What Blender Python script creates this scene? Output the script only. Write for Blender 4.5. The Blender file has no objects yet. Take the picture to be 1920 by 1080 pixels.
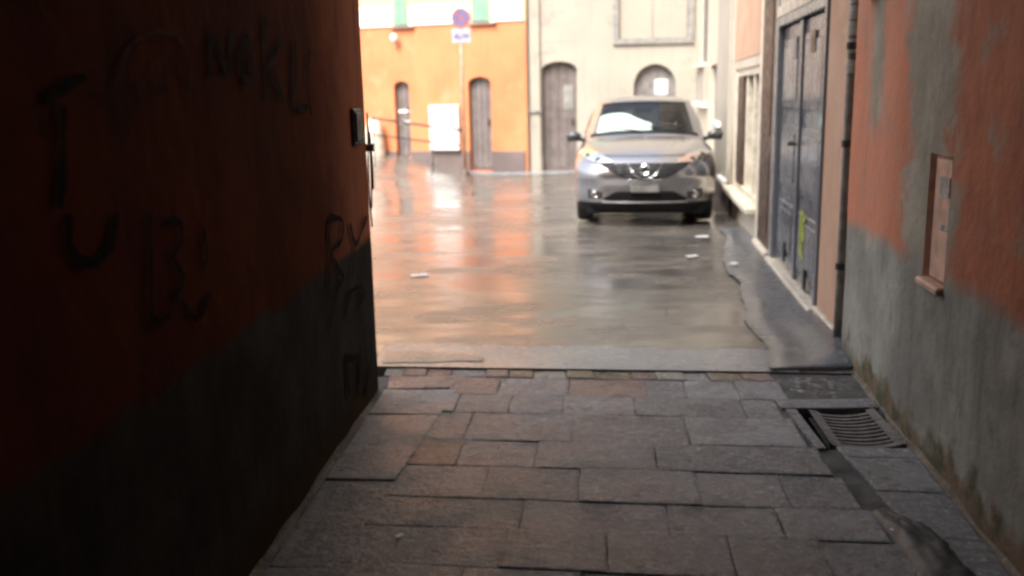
import bpy, bmesh, math, random
from mathutils import Vector, Matrix
random.seed(7)
R = math.radians
scene = bpy.context.scene
COL = scene.collection

# ------------------------------------------------------------------ camera
cam_d = bpy.data.cameras.new('camera'); cam = bpy.data.objects.new('camera', cam_d); COL.objects.link(cam)
cam_d.sensor_width = 36.0; cam_d.lens = 32.8; cam_d.clip_start = 0.05; cam_d.clip_end = 600
pitch, roll = math.atan(360/1750), R(1.16)
fw = Vector((0, math.cos(pitch), -math.sin(pitch))); rt = Vector((1, 0, 0)); up = rt.cross(fw)
r2 = rt*math.cos(roll) - up*math.sin(roll); u2 = up*math.cos(roll) + rt*math.sin(roll)
cam.matrix_world = Matrix(((r2.x, u2.x, -fw.x, 0), (r2.y, u2.y, -fw.y, 0), (r2.z, u2.z, -fw.z, 1.57), (0, 0, 0, 1)))
cam_d.dof.use_dof = True; cam_d.dof.focus_distance = 3.9; cam_d.dof.aperture_fstop = 1.6
scene.camera = cam

# ------------------------------------------------------------------ sky, sun, exposure
SUN_EL, SUN_AZ = 52, 215          # azimuth clockwise from north (+Y): behind the camera, to the left
world = bpy.data.worlds.new('World'); scene.world = world; world.use_nodes = True
wn, wl = world.node_tree.nodes, world.node_tree.links
sky = wn.new('ShaderNodeTexSky'); sky.sky_type = 'NISHITA'; sky.sun_disc = False
sky.sun_elevation = R(SUN_EL); sky.sun_rotation = R(SUN_AZ); sky.dust_density = 4.0; sky.air_density = 1.0
hs = wn.new('ShaderNodeHueSaturation'); hs.inputs['Saturation'].default_value = 0.45
wl.new(sky.outputs[0], hs.inputs['Color']); wl.new(hs.outputs[0], wn['Background'].inputs['Color'])
wn['Background'].inputs['Strength'].default_value = 0.15
sl = bpy.data.lights.new('sun', 'SUN'); sl.energy = 1.5; sl.angle = R(25); sl.color = (1, .97, .92)
so = bpy.data.objects.new('sun', sl); COL.objects.link(so); so.location = (-8, -8, 20)
sdir = Vector((math.sin(R(SUN_AZ))*math.cos(R(SUN_EL)), math.cos(R(SUN_AZ))*math.cos(R(SUN_EL)), math.sin(R(SUN_EL))))
so.rotation_euler = sdir.to_track_quat('Z', 'Y').to_euler()
vs = scene.view_settings; vs.view_transform = 'Standard'; vs.look = 'None'; vs.gamma = 1; vs.use_curve_mapping = False
vs.exposure = 1.9
scene.cycles.use_denoising = True
scene.cycles.filter_width = 2.6
scene.cycles.max_bounces = 12; scene.cycles.diffuse_bounces = 6; scene.cycles.glossy_bounces = 4
scene.cycles.sample_clamp_indirect = 8; scene.cycles.caustics_reflective = False; scene.cycles.caustics_refractive = False

# ------------------------------------------------------------------ materials
class Mat:
    def __init__(s, name, rough=.7, color=(.5, .5, .5), metal=0, spec=.5):
        s.m = bpy.data.materials.new(name); s.m.use_nodes = True
        s.n, s.l = s.m.node_tree.nodes, s.m.node_tree.links
        s.b = s.n['Principled BSDF']
        s.set('Base Color', (*color, 1)); s.set('Roughness', rough); s.set('Metallic', metal); s.set('Specular IOR Level', spec)
        s.geo = s.n.new('ShaderNodeNewGeometry'); s.pos = s.geo.outputs['Position']
        tc = s.n.new('ShaderNodeTexCoord'); s.objc = tc.outputs['Object']
        oi = s.n.new('ShaderNodeObjectInfo'); s.rnd = oi.outputs['Random']
        s.vec = s.pos
    def set(s, k, v): s.b.inputs[k].default_value = v
    def link(s, v, sock):
        if hasattr(v, 'links') or isinstance(v, bpy.types.NodeSocket): s.l.new(v, sock)
        elif isinstance(v, tuple) and len(v) == 3 and sock.type == 'RGBA': sock.default_value = (*v, 1)
        else: sock.default_value = v
    def map(s, scale=(1, 1, 1), rot=(0, 0, 0), loc=(0, 0, 0), vec=None):
        n = s.n.new('ShaderNodeMapping'); s.l.new(vec or s.vec, n.inputs[0])
        n.inputs['Scale'].default_value = scale; n.inputs['Rotation'].default_value = rot; n.inputs['Location'].default_value = loc
        return n.outputs[0]
    def noise(s, scale, detail=5, rough=.55, vec=None, dist=0):
        n = s.n.new('ShaderNodeTexNoise'); s.l.new(vec or s.vec, n.inputs['Vector'])
        n.inputs['Scale'].default_value = scale; n.inputs['Detail'].default_value = detail
        n.inputs['Roughness'].default_value = rough; n.inputs['Distortion'].default_value = dist
        return n.outputs['Fac']
    def voro(s, scale, vec=None, feature='F1', out='Distance'):
        n = s.n.new('ShaderNodeTexVoronoi'); s.l.new(vec or s.vec, n.inputs['Vector']); n.feature = feature
        n.inputs['Scale'].default_value = scale
        return n.outputs[out]
    def wave(s, scale, vec=None, dist=2):
        n = s.n.new('ShaderNodeTexWave'); s.l.new(vec or s.vec, n.inputs['Vector'])
        n.inputs['Scale'].default_value = scale; n.inputs['Distortion'].default_value = dist; n.inputs['Detail'].default_value = 3
        return n.outputs['Fac']
    def ramp(s, f, a, b, lo=0., hi=1.):
        n = s.n.new('ShaderNodeMapRange'); n.clamp = True; n.interpolation_type = 'SMOOTHSTEP'
        s.link(f, n.inputs[0])
        for i, v in zip((1, 2, 3, 4), (a, b, lo, hi)): s.link(v, n.inputs[i])
        return n.outputs[0]
    def math(s, op, a, b=0.):
        n = s.n.new('ShaderNodeMath'); n.operation = op; s.link(a, n.inputs[0]); s.link(b, n.inputs[1]); return n.outputs[0]
    def mix(s, f, a, b):
        n = s.n.new('ShaderNodeMix'); n.data_type = 'RGBA'
        s.link(f, n.inputs[0]); s.link(a, n.inputs[6]); s.link(b, n.inputs[7]); return n.outputs[2]
    def xyz(s, vec=None):
        n = s.n.new('ShaderNodeSeparateXYZ'); s.l.new(vec or s.vec, n.inputs[0]); return n.outputs
    def bump(s, h, strength=.3, dist=.01, prev=None):
        n = s.n.new('ShaderNodeBump'); n.inputs['Strength'].default_value = strength; n.inputs['Distance'].default_value = dist
        s.l.new(h, n.inputs['Height'])
        if prev is not None: s.l.new(prev, n.inputs['Normal'])
        s.l.new(n.outputs[0], s.b.inputs['Normal']); return n.outputs[0]
    def color(s, v): s.link(v, s.b.inputs['Base Color']); return s
    def rough(s, v): s.link(v, s.b.inputs['Roughness']); return s

def plaster(name, c1, c2, c3=None, scale=1.2, rough=.8, bump=.25):
    m = Mat(name, rough)
    c = m.mix(m.ramp(m.noise(scale, 7, .6), .35, .65), c1, c2)
    if c3: c = m.mix(m.ramp(m.noise(scale*2.3, 8, .65, dist=.4), .56, .68), c, c3)
    st = m.noise(3, 5, .6, m.map((3, 3, .25)))
    c = m.mix(m.ramp(st, .5, .78, 0, .28), c, tuple(x*.6 for x in c1))
    m.color(c); m.bump(m.noise(60, 6, .7), bump, .004, m.bump(m.noise(7, 4), bump, .02))
    return m.m
def simple(name, c, rough=.6, metal=0, var=.25, scale=8, bump=.0, spec=.5, objspace=False):
    m = Mat(name, rough, c, metal, spec)
    if objspace: m.vec = m.objc
    f = m.ramp(m.noise(scale, 6, .6), .3, .7)
    m.color(m.mix(f, tuple(x*(1-var) for x in c), tuple(min(1, x*(1+var)) for x in c)))
    m.rough(m.ramp(m.noise(scale*1.7, 4), .3, .7, max(.02, rough*.75), min(1, rough*1.25)))
    if bump: m.bump(m.noise(scale*8, 5, .7), bump, .004)
    return m.m
def glass(name, tint, rough=.02):
    m = Mat(name)
    n, l = m.n, m.l
    tr = n.new('ShaderNodeBsdfTransparent'); tr.inputs[0].default_value = (*tint, 1)
    gl = n.new('ShaderNodeBsdfGlossy'); gl.inputs['Roughness'].default_value = rough
    fr = n.new('ShaderNodeFresnel'); fr.inputs[0].default_value = 1.52
    mx = n.new('ShaderNodeMixShader'); l.new(fr.outputs[0], mx.inputs[0]); l.new(tr.outputs[0], mx.inputs[1]); l.new(gl.outputs[0], mx.inputs[2])
    l.new(mx.outputs[0], n['Material Output'].inputs[0])
    return m.m

MT = {}
def wall_left_mat():
    m = Mat('left_passage_plaster', .9, spec=.04)
    x, y, z = m.xyz()
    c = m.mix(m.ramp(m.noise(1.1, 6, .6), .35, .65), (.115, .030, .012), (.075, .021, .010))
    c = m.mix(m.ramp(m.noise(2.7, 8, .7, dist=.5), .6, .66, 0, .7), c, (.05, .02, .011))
    c = m.mix(m.ramp(m.math('ADD', y, m.math('MULTIPLY', m.noise(2.0, 7, .65), .8)), 4.3, 5.3, 0, .9), c, (.46, .19, .11))  # paler towards the exit: light from the opening painted into the colour
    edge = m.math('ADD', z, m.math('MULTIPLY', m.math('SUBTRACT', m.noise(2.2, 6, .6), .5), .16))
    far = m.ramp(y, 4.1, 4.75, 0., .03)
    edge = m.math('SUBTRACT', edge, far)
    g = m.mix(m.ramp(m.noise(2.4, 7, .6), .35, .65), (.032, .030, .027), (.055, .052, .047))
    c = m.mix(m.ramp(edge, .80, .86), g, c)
    st = m.noise(3, 5, .6, m.map((4, 4, .3)))
    c = m.mix(m.ramp(st, .5, .8, 0, .45), c, (.03, .018, .013))
    low = m.math('ADD', z, m.math('MULTIPLY', m.noise(5, 5), -.35))
    c = m.mix(m.ramp(low, -.12, .03), (.05, .035, .02), c)
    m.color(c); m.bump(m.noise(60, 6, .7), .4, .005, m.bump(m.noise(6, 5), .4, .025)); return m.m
def wall_right_mat():
    m = Mat('right_passage_plaster', .8, spec=.2)
    x, y, z = m.xyz()
    n1 = m.noise(1.7, 8, .65, dist=.3); n2 = m.noise(3.4, 8, .7)
    c = m.mix(m.ramp(n1, .35, .62), (.47, .16, .082), (.37, .122, .064))
    c = m.mix(m.ramp(m.math('ADD', y, m.math('MULTIPLY', n1, .9)), 4.55, 5.2), c, (.56, .22, .13))  # salmon towards the street, mostly daylight painted into the colour
    grey = m.mix(m.ramp(m.noise(2.6, 7), .35, .65), (.255, .225, .165), (.36, .325, .25))
    grey = m.mix(m.ramp(m.noise(8, 8, .75), .5, .7, 0, .5), grey, (.17, .145, .11))
    # a band of bare grey render runs up from the niche, another up the outer edge
    d = m.math('ABSOLUTE', m.math('SUBTRACT', y, m.math('ADD', 3.98, m.math('MULTIPLY', m.math('SUBTRACT', z, 1.2), .12))))
    d = m.math('ADD', d, m.math('MULTIPLY', m.math('SUBTRACT', m.noise(2.9, 9, .72, dist=.6), .5), .95))
    k1 = m.ramp(d, .20, .42, 1., 0.)
    d2 = m.math('ABSOLUTE', m.math('SUBTRACT', y, 4.95))
    d2 = m.math('ADD', d2, m.math('MULTIPLY', m.math('SUBTRACT', m.noise(2.2, 8, .7), .5), .8))
    k2 = m.math('MULTIPLY', m.ramp(d2, .04, .26, 1., 0.), m.ramp(z, 1.25, 1.5))
    k3 = m.ramp(m.noise(4.2, 8, .7, dist=.5), .54, .70, 0, .7)
    k = m.math('MAXIMUM', m.math('MAXIMUM', k1, k2), k3)
    c = m.mix(k, c, grey)
    edge = m.math('ADD', z, m.math('MULTIPLY', m.math('SUBTRACT', n2, .5), .16))
    dk = m.mix(m.ramp(m.noise(2.1, 7, .6), .35, .65), (.235, .23, .195), (.36, .35, .295))
    dk = m.mix(m.ramp(m.noise(6.5, 9, .75, dist=.4), .5, .68, 0, .6), dk, (.15, .15, .135))
    st = m.noise(4, 5, .6, m.map((3, 3, .35)))
    dk = m.mix(m.ramp(st, .52, .78, 0, .7), dk, (.15, .142, .128))
    dk = m.mix(m.ramp(m.noise(4, 5, .6, m.map((3.5, 3.5, .4), loc=(5, 2, 1))), .58, .8, 0, .7), dk, (.38, .34, .27))
    c = m.mix(m.ramp(edge, .76, .87), dk, c)
    st2 = m.noise(5, 6, .6, m.map((2.2, 2.2, .22)))
    c = m.mix(m.ramp(st2, .52, .8, 0, .35), c, (.12, .06, .04))
    low = m.math('ADD', z, m.math('MULTIPLY', m.noise(6, 6), -.4))
    c = m.mix(m.ramp(low, -.13, -.02), m.mix(m.ramp(m.noise(9, 4), .4, .6), (.20, .14, .09), (.09, .09, .05)), c)
    m.color(c)
    m.bump(m.noise(55, 7, .7), .4, .006, m.bump(m.noise(6, 6, .6), .5, .03)); return m.m
def street_mat():
    m = Mat('wet_street', .2, spec=.75)
    sv = m.map((.75, 1.9, 1), rot=(0, 0, R(7)))
    n1 = m.noise(1.6, 8, .62, sv); n2 = m.noise(.55, 6, .6); n3 = m.noise(40, 5, .7)
    c = m.mix(m.ramp(n1, .38, .62), (.13, .115, .10), (.20, .18, .155))
    c = m.mix(m.ramp(n2, .45, .62, 0, .8), c, (.10, .094, .085))
    c = m.mix(m.ramp(n3, .45, .75, 0, .35), c, (.05, .045, .04))
    bn = m.n.new('ShaderNodeTexBrick'); m.l.new(m.map((1, 1, 1), rot=(0, 0, R(7))), bn.inputs[0])
    for kk, vv in (('Scale', 1.0), ('Brick Width', .62), ('Row Height', .33), ('Mortar Size', .012), ('Mortar Smooth', .6)): bn.inputs[kk].default_value = vv
    bn.inputs['Color1'].default_value = (0, 0, 0, 1); bn.inputs['Color2'].default_value = (1, 1, 1, 1)
    joint = m.math('MULTIPLY', bn.outputs['Fac'], m.ramp(m.noise(1.3, 4), .42, .6))
    per = m.n.new('ShaderNodeRGBToBW'); m.l.new(bn.outputs[0], per.inputs[0]); per = per.outputs[0]
    c = m.mix(m.math('MULTIPLY', per, .3), c, (.07, .062, .055))
    c = m.mix(m.math('MULTIPLY', joint, .6), c, (.03, .028, .025))
    n4 = m.noise(2.6, 9, .7, m.map((.45, 1.7, 1), rot=(0, 0, R(4))), dist=.3)
    c = m.mix(m.ramp(n4, .56, .68, 0, .45), c, (.07, .063, .057))
    m.color(c)
    wet = m.ramp(m.math('ADD', m.math('ADD', m.math('MULTIPLY', n1, .35), m.math('MULTIPLY', n2, .35)), m.math('MULTIPLY', n4, .3)), .46, .56)
    m.rough(m.math('ADD', m.math('MULTIPLY', wet, .20), m.math('ADD', .055, m.math('MULTIPLY', per, .06))))
    s1 = m.bump(n1, .25, .02)
    s2 = m.bump(m.noise(9, 6, .65, m.map((.8, 1.3, 1))), .13, .007, s1)
    s3 = m.bump(joint, -.35, .01, s2)
    m.bump(m.math('MULTIPLY', m.noise(45, 7, .8), m.math('ADD', .15, wet)), .5, .006, s3); return m.m
def slab_mat(name, c1, c2, tooled=False, wet=False):
    m = Mat(name, .45, spec=.5); 
    n1 = m.noise(4.5, 9, .72); n2 = m.noise(30, 8, .8); n3 = m.noise(1.1, 5)
    c = m.mix(m.ramp(n1, .32, .68), c1, c2)
    c = m.mix(m.ramp(m.rnd, 0, 1, 0, .75), c, tuple(x*.68 for x in c1))
    c = m.mix(m.ramp(n2, .48, .66, 0, .6), c, tuple(min(1, x*1.6) for x in c2))
    c = m.mix(m.ramp(m.noise(7, 8, .7), .54, .68, 0, .8), c, (.11, .107, .103))
    c = m.mix(m.ramp(m.noise(19, 8, .78, m.map(loc=(1, 4, 2))), .52, .64, 0, .38), c, (.16, .157, .153))
    c = m.mix(m.ramp(m.noise(24, 7, .75, m.map(loc=(6, 1, 9))), .56, .66, 0, .7), c, tuple(min(1, x*1.7) for x in c2))
    c = m.mix(m.ramp(m.noise(1.6, 6, .6, m.map(loc=(3, 8, 0))), .55, .7, 0, .35), c, (.30, .24, .21))
    m.color(c)
    m.rough(m.ramp(m.math('ADD', m.math('MULTIPLY', n3, .6), m.math('MULTIPLY', n1, .4)), .4, .6, .14 if wet else .20, .34 if wet else .46))
    if wet:
        m.bump(n2, .35, .004, m.bump(n1, .3, .012)); return m.m
    m.rough(m.ramp(m.noise(2.1, 7, .65, m.map(loc=(2, 5, 0))), .38, .62, .13, .52))
    b = m.bump(m.noise(16, 7, .75), 1.0, .034)
    if tooled:
        w = m.wave(21, m.map(rot=(0, 0, R(-38))), 4); b = m.bump(m.math('MULTIPLY', w, m.ramp(n1, .45, .6)), .35, .005, b)
    m.bump(n2, 1.0, .009, b); return m.m
def paint_metal(name, c):
    m = Mat(name, .36, c); m.vec = m.objc
    n1 = m.noise(2.2, 6, .6, m.map((3, 3, .5)))
    m.color(m.mix(m.ramp(n1, .35, .7), tuple(x*.8 for x in c), tuple(x*1.25 for x in c)))
    m.rough(m.ramp(m.noise(5, 5), .3, .7, .13, .32)); m.bump(m.noise(30, 4), .08, .003); return m.m

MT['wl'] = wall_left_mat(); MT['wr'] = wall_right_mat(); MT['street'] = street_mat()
MT['slab'] = slab_mat('grey_stone', (.33, .335, .34), (.46, .465, .47))
MT['tool'] = slab_mat('tooled_grey_stone', (.29, .298, .31), (.43, .44, .45), True)
MT['red'] = slab_mat('reddish_stone', (.36, .25, .205), (.43, .32, .27))
MT['ochre'] = slab_mat('ochre_stone', (.32, .25, .15), (.36, .32, .22))
MT['white'] = slab_mat('pale_stone', (.45, .42, .36), (.55, .52, .45))
MT['strip'] = slab_mat('smooth_concrete', (.22, .232, .245), (.30, .312, .325), wet=True)
MT['asphalt'] = slab_mat('smooth_asphalt', (.12, .125, .135), (.19, .195, .205), wet=True)
MT['rubble'] = slab_mat('rough_rubble', (.12, .115, .105), (.22, .19, .17))
MT['bed'] = simple('joint_dirt', (.085, .08, .073), .8, var=.4, bump=.5)
MT['dirt'] = simple('wet_gutter_dirt', (.028, .025, .02), .45, var=.45, scale=14, bump=.8)
MT['orange'] = plaster('apricot_plaster', (.53, .172, .070), (.60, .21, .088), (.57, .225, .112))
MT['orange_up'] = plaster('pale_apricot_plaster', (.64, .40, .20), (.66, .44, .24))
MT['band'] = plaster('white_band_paint', (.84, .80, .70), (.80, .76, .66))
MT['cream'] = plaster('cream_plaster', (.39, .35, .29), (.36, .32, .265), (.32, .285, .235))
MT['cream2'] = plaster('old_cream_plaster', (.56, .49, .39), (.49, .43, .34), (.43, .375, .30), scale=2)
MT['plinth'] = plaster('dark_plinth_render', (.115, .085, .08), (.15, .115, .105))
MT['pink'] = plaster('salmon_plaster', (.50, .29, .19), (.55, .35, .24), (.52, .38, .28), scale=2.2)
MT['doorgrey'] = simple('grey_brown_door_paint', (.15, .125, .115), .5, var=.2, scale=5)
MT['door'] = paint_metal('grey_gloss_door_paint', (.168, .176, .19))
MT['brown'] = simple('dark_brown_wood', (.075, .045, .03), .5, var=.35, scale=7, bump=.2)
MT['iron'] = simple('dark_iron', (.045, .04, .038), .5, .6, var=.4, scale=12, bump=.2)
MT['castiron'] = simple('worn_cast_iron', (.17, .155, .145), .5, .35, var=.4, scale=22, bump=.4)
MT['pit'] = simple('dark_pit', (.01, .01, .01), .9)
MT['green'] = simple('green_shutter_paint', (.22, .38, .27), .5, var=.15)
MT['whitepaint'] = simple('white_paint', (.82, .82, .80), .45, var=.05)
MT['stonecream'] = simple('cream_stone', (.62, .55, .44), .6, var=.2, scale=9, bump=.3)
MT['terra'] = simple('terracotta_panel', (.58, .35, .24), .6, var=.22, scale=9, bump=.3)
MT['greypaint'] = simple('grey_frame_paint', (.26, .25, .23), .5)
MT['shut'] = simple('slate_shutter_paint', (.20, .185, .18), .5)
MT['blackpaint'] = simple('black_spray_paint', (.011, .008, .006), .95, var=.4, scale=20, spec=.05)
MT['brownpaint'] = simple('brown_spray_paint', (.075, .033, .018), .95, var=.4, scale=20, spec=.05)
MT['lime'] = simple('yellow_green_spray_paint', (.36, .42, .05), .5, var=.35, scale=30)
MT['paper'] = simple('white_paper', (.85, .85, .83), .6, var=.05)
MT['signblue'] = simple('sign_blue', (.15, .14, .27), .35, var=.08); MT['signred'] = simple('sign_red', (.34, .12, .13), .35, var=.08)  # muted towards grey: lens haze put into the sign colours
MT['black'] = simple('black_plastic', (.012, .012, .013), .6, spec=.2)
MT['paneglass'] = glass('dark_window_glass', (.10, .10, .10)); 
MT['winpane'] = glass('shop_window_glass', (.55, .58, .56))
MT['curtain'] = simple('pale_blind', (.55, .55, .50), .8, var=.15)

MT['darkplaster'] = plaster('dark_plaster', (.06, .045, .035), (.045, .035, .03))  # unseen ceiling and end wall, coloured dark to cut bounce light
# ------------------------------------------------------------------ mesh helpers
def tag(o, label=None, cat=None, group=None, kind=None):
    for k, v in (('label', label), ('category', cat), ('group', group), ('kind', kind)):
        if v: o[k] = v
    return o
def empty(name, loc, label, cat, group=None):
    o = bpy.data.objects.new(name, None); COL.objects.link(o); o.location = loc; o.empty_display_size = .2
    return tag(o, label, cat, group)
def wloc(o):
    p = Vector((0, 0, 0))
    while o: p = p + o.location; o = o.parent
    return p
class M:
    def __init__(s, T=None): s.v, s.f, s.T = [], [], T or (lambda a, b, c: (a, b, c))
    def pt(s, a, b, c): s.v.append(Vector(s.T(a, b, c))); return len(s.v)-1
    def poly(s, pts): s.f.append([s.pt(*p) for p in pts]); return s
    def box(s, x0, x1, y0, y1, z0, z1):
        i = [s.pt(x, y, z) for z in (z0, z1) for y in (y0, y1) for x in (x0, x1)]
        for q in ((0, 2, 3, 1), (4, 5, 7, 6), (0, 1, 5, 4), (2, 6, 7, 3), (0, 4, 6, 2), (1, 3, 7, 5)): s.f.append([i[k] for k in q])
        return s
    def prism(s, poly, d0, d1):        # poly in (a, c), extruded along b
        n = len(poly); A = [s.pt(p[0], d0, p[1]) for p in poly]; B_ = [s.pt(p[0], d1, p[1]) for p in poly]
        s.f.append(A[:]); s.f.append(B_[::-1])
        for k in range(n): s.f.append([A[k], B_[k], B_[(k+1) % n], A[(k+1) % n]])
        return s
    def grid(s, fn, us, vs_, skip=None):
        idx = [[s.pt(*fn(u, v)) for v in vs_] for u in us]
        for i in range(len(us)-1):
            for j in range(len(vs_)-1):
                if skip and skip(i, j): continue
                s.f.append([idx[i][j], idx[i+1][j], idx[i+1][j+1], idx[i][j+1]])
        return s
    def tube(s, pts, r, n=8):
        pts = [Vector(p) for p in pts]; rings = []
        for k, p in enumerate(pts):
            d = (pts[min(k+1, len(pts)-1)] - pts[max(k-1, 0)]).normalized()
            a = d.cross(Vector((0, 0, 1)) if abs(d.z) < .9 else Vector((1, 0, 0))).normalized(); b = d.cross(a)
            rr = r[k] if isinstance(r, (list, tuple)) else r
            rings.append([s.pt(*(p + (a*math.cos(t)+b*math.sin(t))*rr)) for t in [2*math.pi*q/n for q in range(n)]])
        for A, B_ in zip(rings, rings[1:]):
            for q in range(n): s.f.append([A[q], A[(q+1) % n], B_[(q+1) % n], B_[q]])
        s.f.append(rings[0][::-1]); s.f.append(rings[-1]); return s
    def lathe(s, prof, c=(0, 0, 0), n=20, axis='z'):
        rings = []
        for (r, h) in prof:
            rr = []
            for q in range(n):
                t = 2*math.pi*q/n; a, b = r*math.cos(t), r*math.sin(t)
                p = (a, b, h) if axis == 'z' else ((a, h, b) if axis == 'y' else (h, a, b))
                rr.append(s.pt(c[0]+p[0], c[1]+p[1], c[2]+p[2]))
            rings.append(rr)
        for A, B_ in zip(rings, rings[1:]):
            for q in range(n): s.f.append([A[q], A[(q+1) % n], B_[(q+1) % n], B_[q]])
        s.f.append(rings[0][::-1]); s.f.append(rings[-1]); return s
    def build(s, name, mat, parent=None, smooth=False, bevel=0, seg=1, merge=0):
        me = bpy.data.meshes.new(name); off = wloc(parent) if parent else Vector((0, 0, 0))
        me.from_pydata([tuple(p-off) for p in s.v], [], s.f); me.materials.append(MT[mat] if isinstance(mat, str) else mat)
        bm = bmesh.new(); bm.from_mesh(me)
        if merge: bmesh.ops.remove_doubles(bm, verts=bm.verts, dist=merge)
        bmesh.ops.recalc_face_normals(bm, faces=bm.faces)
        if bevel:
            bmesh.ops.bevel(bm, geom=[e for e in bm.edges if e.is_manifold and e.calc_face_angle(0) > .5], offset=bevel, segments=seg, affect='EDGES', profile=.6)
        bm.to_mesh(me); bm.free()
        if smooth:
            for p in me.polygons: p.use_smooth = True
        o = bpy.data.objects.new(name, me); COL.objects.link(o); o.parent = parent
        return o
def flip_build(m, *a, **k): return m.build(*a, **k)
def lin(a, b, n): return [a+(b-a)*k/(n-1) for k in range(n)]
def ribbon(m, pts, w, d):             # a flat painted stroke in the (a, c) plane of a wall, d in front of it
    P = [Vector((p[0], p[1])) for p in pts]
    Q = []
    for k in range(len(P)-1):         # resample
        n = max(1, int((P[k+1]-P[k]).length/.05))
        for j in range(n): Q.append(P[k].lerp(P[k+1], j/n))
    Q.append(P[-1])
    for _ in range(1):
        Q = [Q[0]] + [(Q[k-1]+Q[k]*2+Q[k+1])/4 for k in range(1, len(Q)-1)] + [Q[-1]]
    ids = []
    for k, p in enumerate(Q):
        t = (Q[min(k+1, len(Q)-1)]-Q[max(k-1, 0)]).normalized(); nrm = Vector((-t.y, t.x))
        ww = w*.5*random.uniform(.45, 1.25)
        ids.append((m.pt(p.x+nrm.x*ww, d, p.y+nrm.y*ww), m.pt(p.x-nrm.x*ww, d, p.y-nrm.y*ww)))
    for a, b in zip(ids, ids[1:]): m.f.append([a[0], b[0], b[1], a[1]])
def sm(a, b, x):
    t = min(1, max(0, (x-a)/(b-a))); return t*t*(3-2*t)
from mathutils import noise as NZ
def nz(*p): return NZ.noise(Vector(p))

# wall frames: (s along the wall, d out towards the street, z)
def frame(p0, p1, side):
    p0, p1 = Vector(p0), Vector(p1); t = (p1-p0)
    main = 0 if abs(t.x) > abs(t.y) else 1
    sl = t/(t[main]); n = Vector((-t.y, t.x)).normalized()*side
    def T(s, d, z):
        q = p0 + sl*(s-p0[main]) + n*d
        return (q.x, q.y, z)
    return T
TL = frame((-.893, 2.931), (-.747, 4.933), -1)        # left passage wall; s is world y
TR = frame((1.640, 2.864), (1.933, 5.102), 1)         # right passage wall
TS = frame((2.03, 5.4), (3.9, 19.8), 1)               # side building on the right of the street
TO = frame((.35, 19.7), (-3.2, 20.95), 1)             # orange house; s is world x
TC = frame((.35, 19.8), (3.9, 19.8), -1)              # cream house
for T_ in (TL, TR, TS, TO, TC): pass

# ------------------------------------------------------------------ ground
def hgt(x, y):
    h = .36*sm(-.45, -2.75, x)*sm(15.0, 20.0, y)
    return h + .012*nz(x*.35, y*.35, 3)*sm(5.3, 7, y) - .012*sm(5.3, 7, y)
def ystep(x): return 5.276 - .12*x
bd = M().box(-150, 150, -150, 150, -.62, -.60).build('ground', 'bed'); tag(bd, kind='structure')
g = M(); g.grid(lambda u, v: (u, ystep(u)*(1-v) + 26*v, hgt(u, ystep(u)*(1-v)+26*v)), lin(-14, 6, 81), [ (k/110)**1.3 for k in range(111)])
tag(g.build('street', 'street', smooth=True), kind='structure')
# skirt below the street edge (a small step down to the passage)
# smooth concrete strip along the step
st = M()
def strip(u, v):
    x = -.84 + u*(1.62+.84)
    w = .50 + .14*nz(x*1.1, 0, 5) + .06*nz(x*4, 0, 2) + .02*nz(x*13, 0, 2) - .02*x
    y = ystep(x) - .004 + w*v
    z = .002 + .004*(1-v)
    return (x, y, z + hgt(x, y)*v + .0015*nz(x*4, y*4, 1))
st.grid(strip, lin(0, 1, 50), lin(0, 1, 14)); st.grid(lambda u, v: (-.84+u*2.46, ystep(-.84+u*2.46)-.004, .004*(1-v)-.06*v), lin(0, 1, 50), [0, 1])
tag(st.build('concrete_strip', 'strip', smooth=True, merge=1e-4), kind='structure')
ds = M()
ds.grid(lambda u, v: (-.80+.62*u, 5.43+.06*nz(u*4, 0, 1)*u+(.26-.16*u**2)*v+.03*nz(u*5, v*3, 2), .010+.004*math.sin(math.pi*v)), lin(0, 1, 22), lin(0, 1, 7))
tag(ds.build('dark_slab', 'asphalt', smooth=True), kind='structure')
# raised asphalt patch along the right-hand wall
ap = M()
def patch(u, v):
    y = 5.11 + (10.9-5.11)*u
    xl = 1.47 + .10*sm(5.2, 5.6, y) + .36*sm(5.5, 8.3, y) + .50*sm(8.0, 10.8, y) + .05*nz(y*1.5, 0, 2)*sm(5.3, 6, y) + .015*nz(y*7, 0, 4)
    xr = 2.03 + .13*(y-5.4) + .02
    x = xl + (xr-xl)*v
    z = .004 + .016*sm(0, .25, v) + .035*sm(.35, .8, v)*(1-sm(.12, .3, u))*sm(0, .03, u) + .003*nz(x*3, y*3, 8)
    if u == 0: z = max(z, .022)
    z *= 1 - sm(.8, 1, u)*.8
    return (x, y, z)
ap.grid(patch, lin(0, 1, 90), lin(0, 1, 26)); ap.grid(lambda u, v: (lambda p: (p[0], p[1], p[2] if v == 0 else -.06))(patch(0, u)), lin(0, 1, 26), [0, 1])
tag(ap.build('asphalt_patch', 'asphalt', smooth=True, merge=1e-4), kind='structure')
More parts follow.
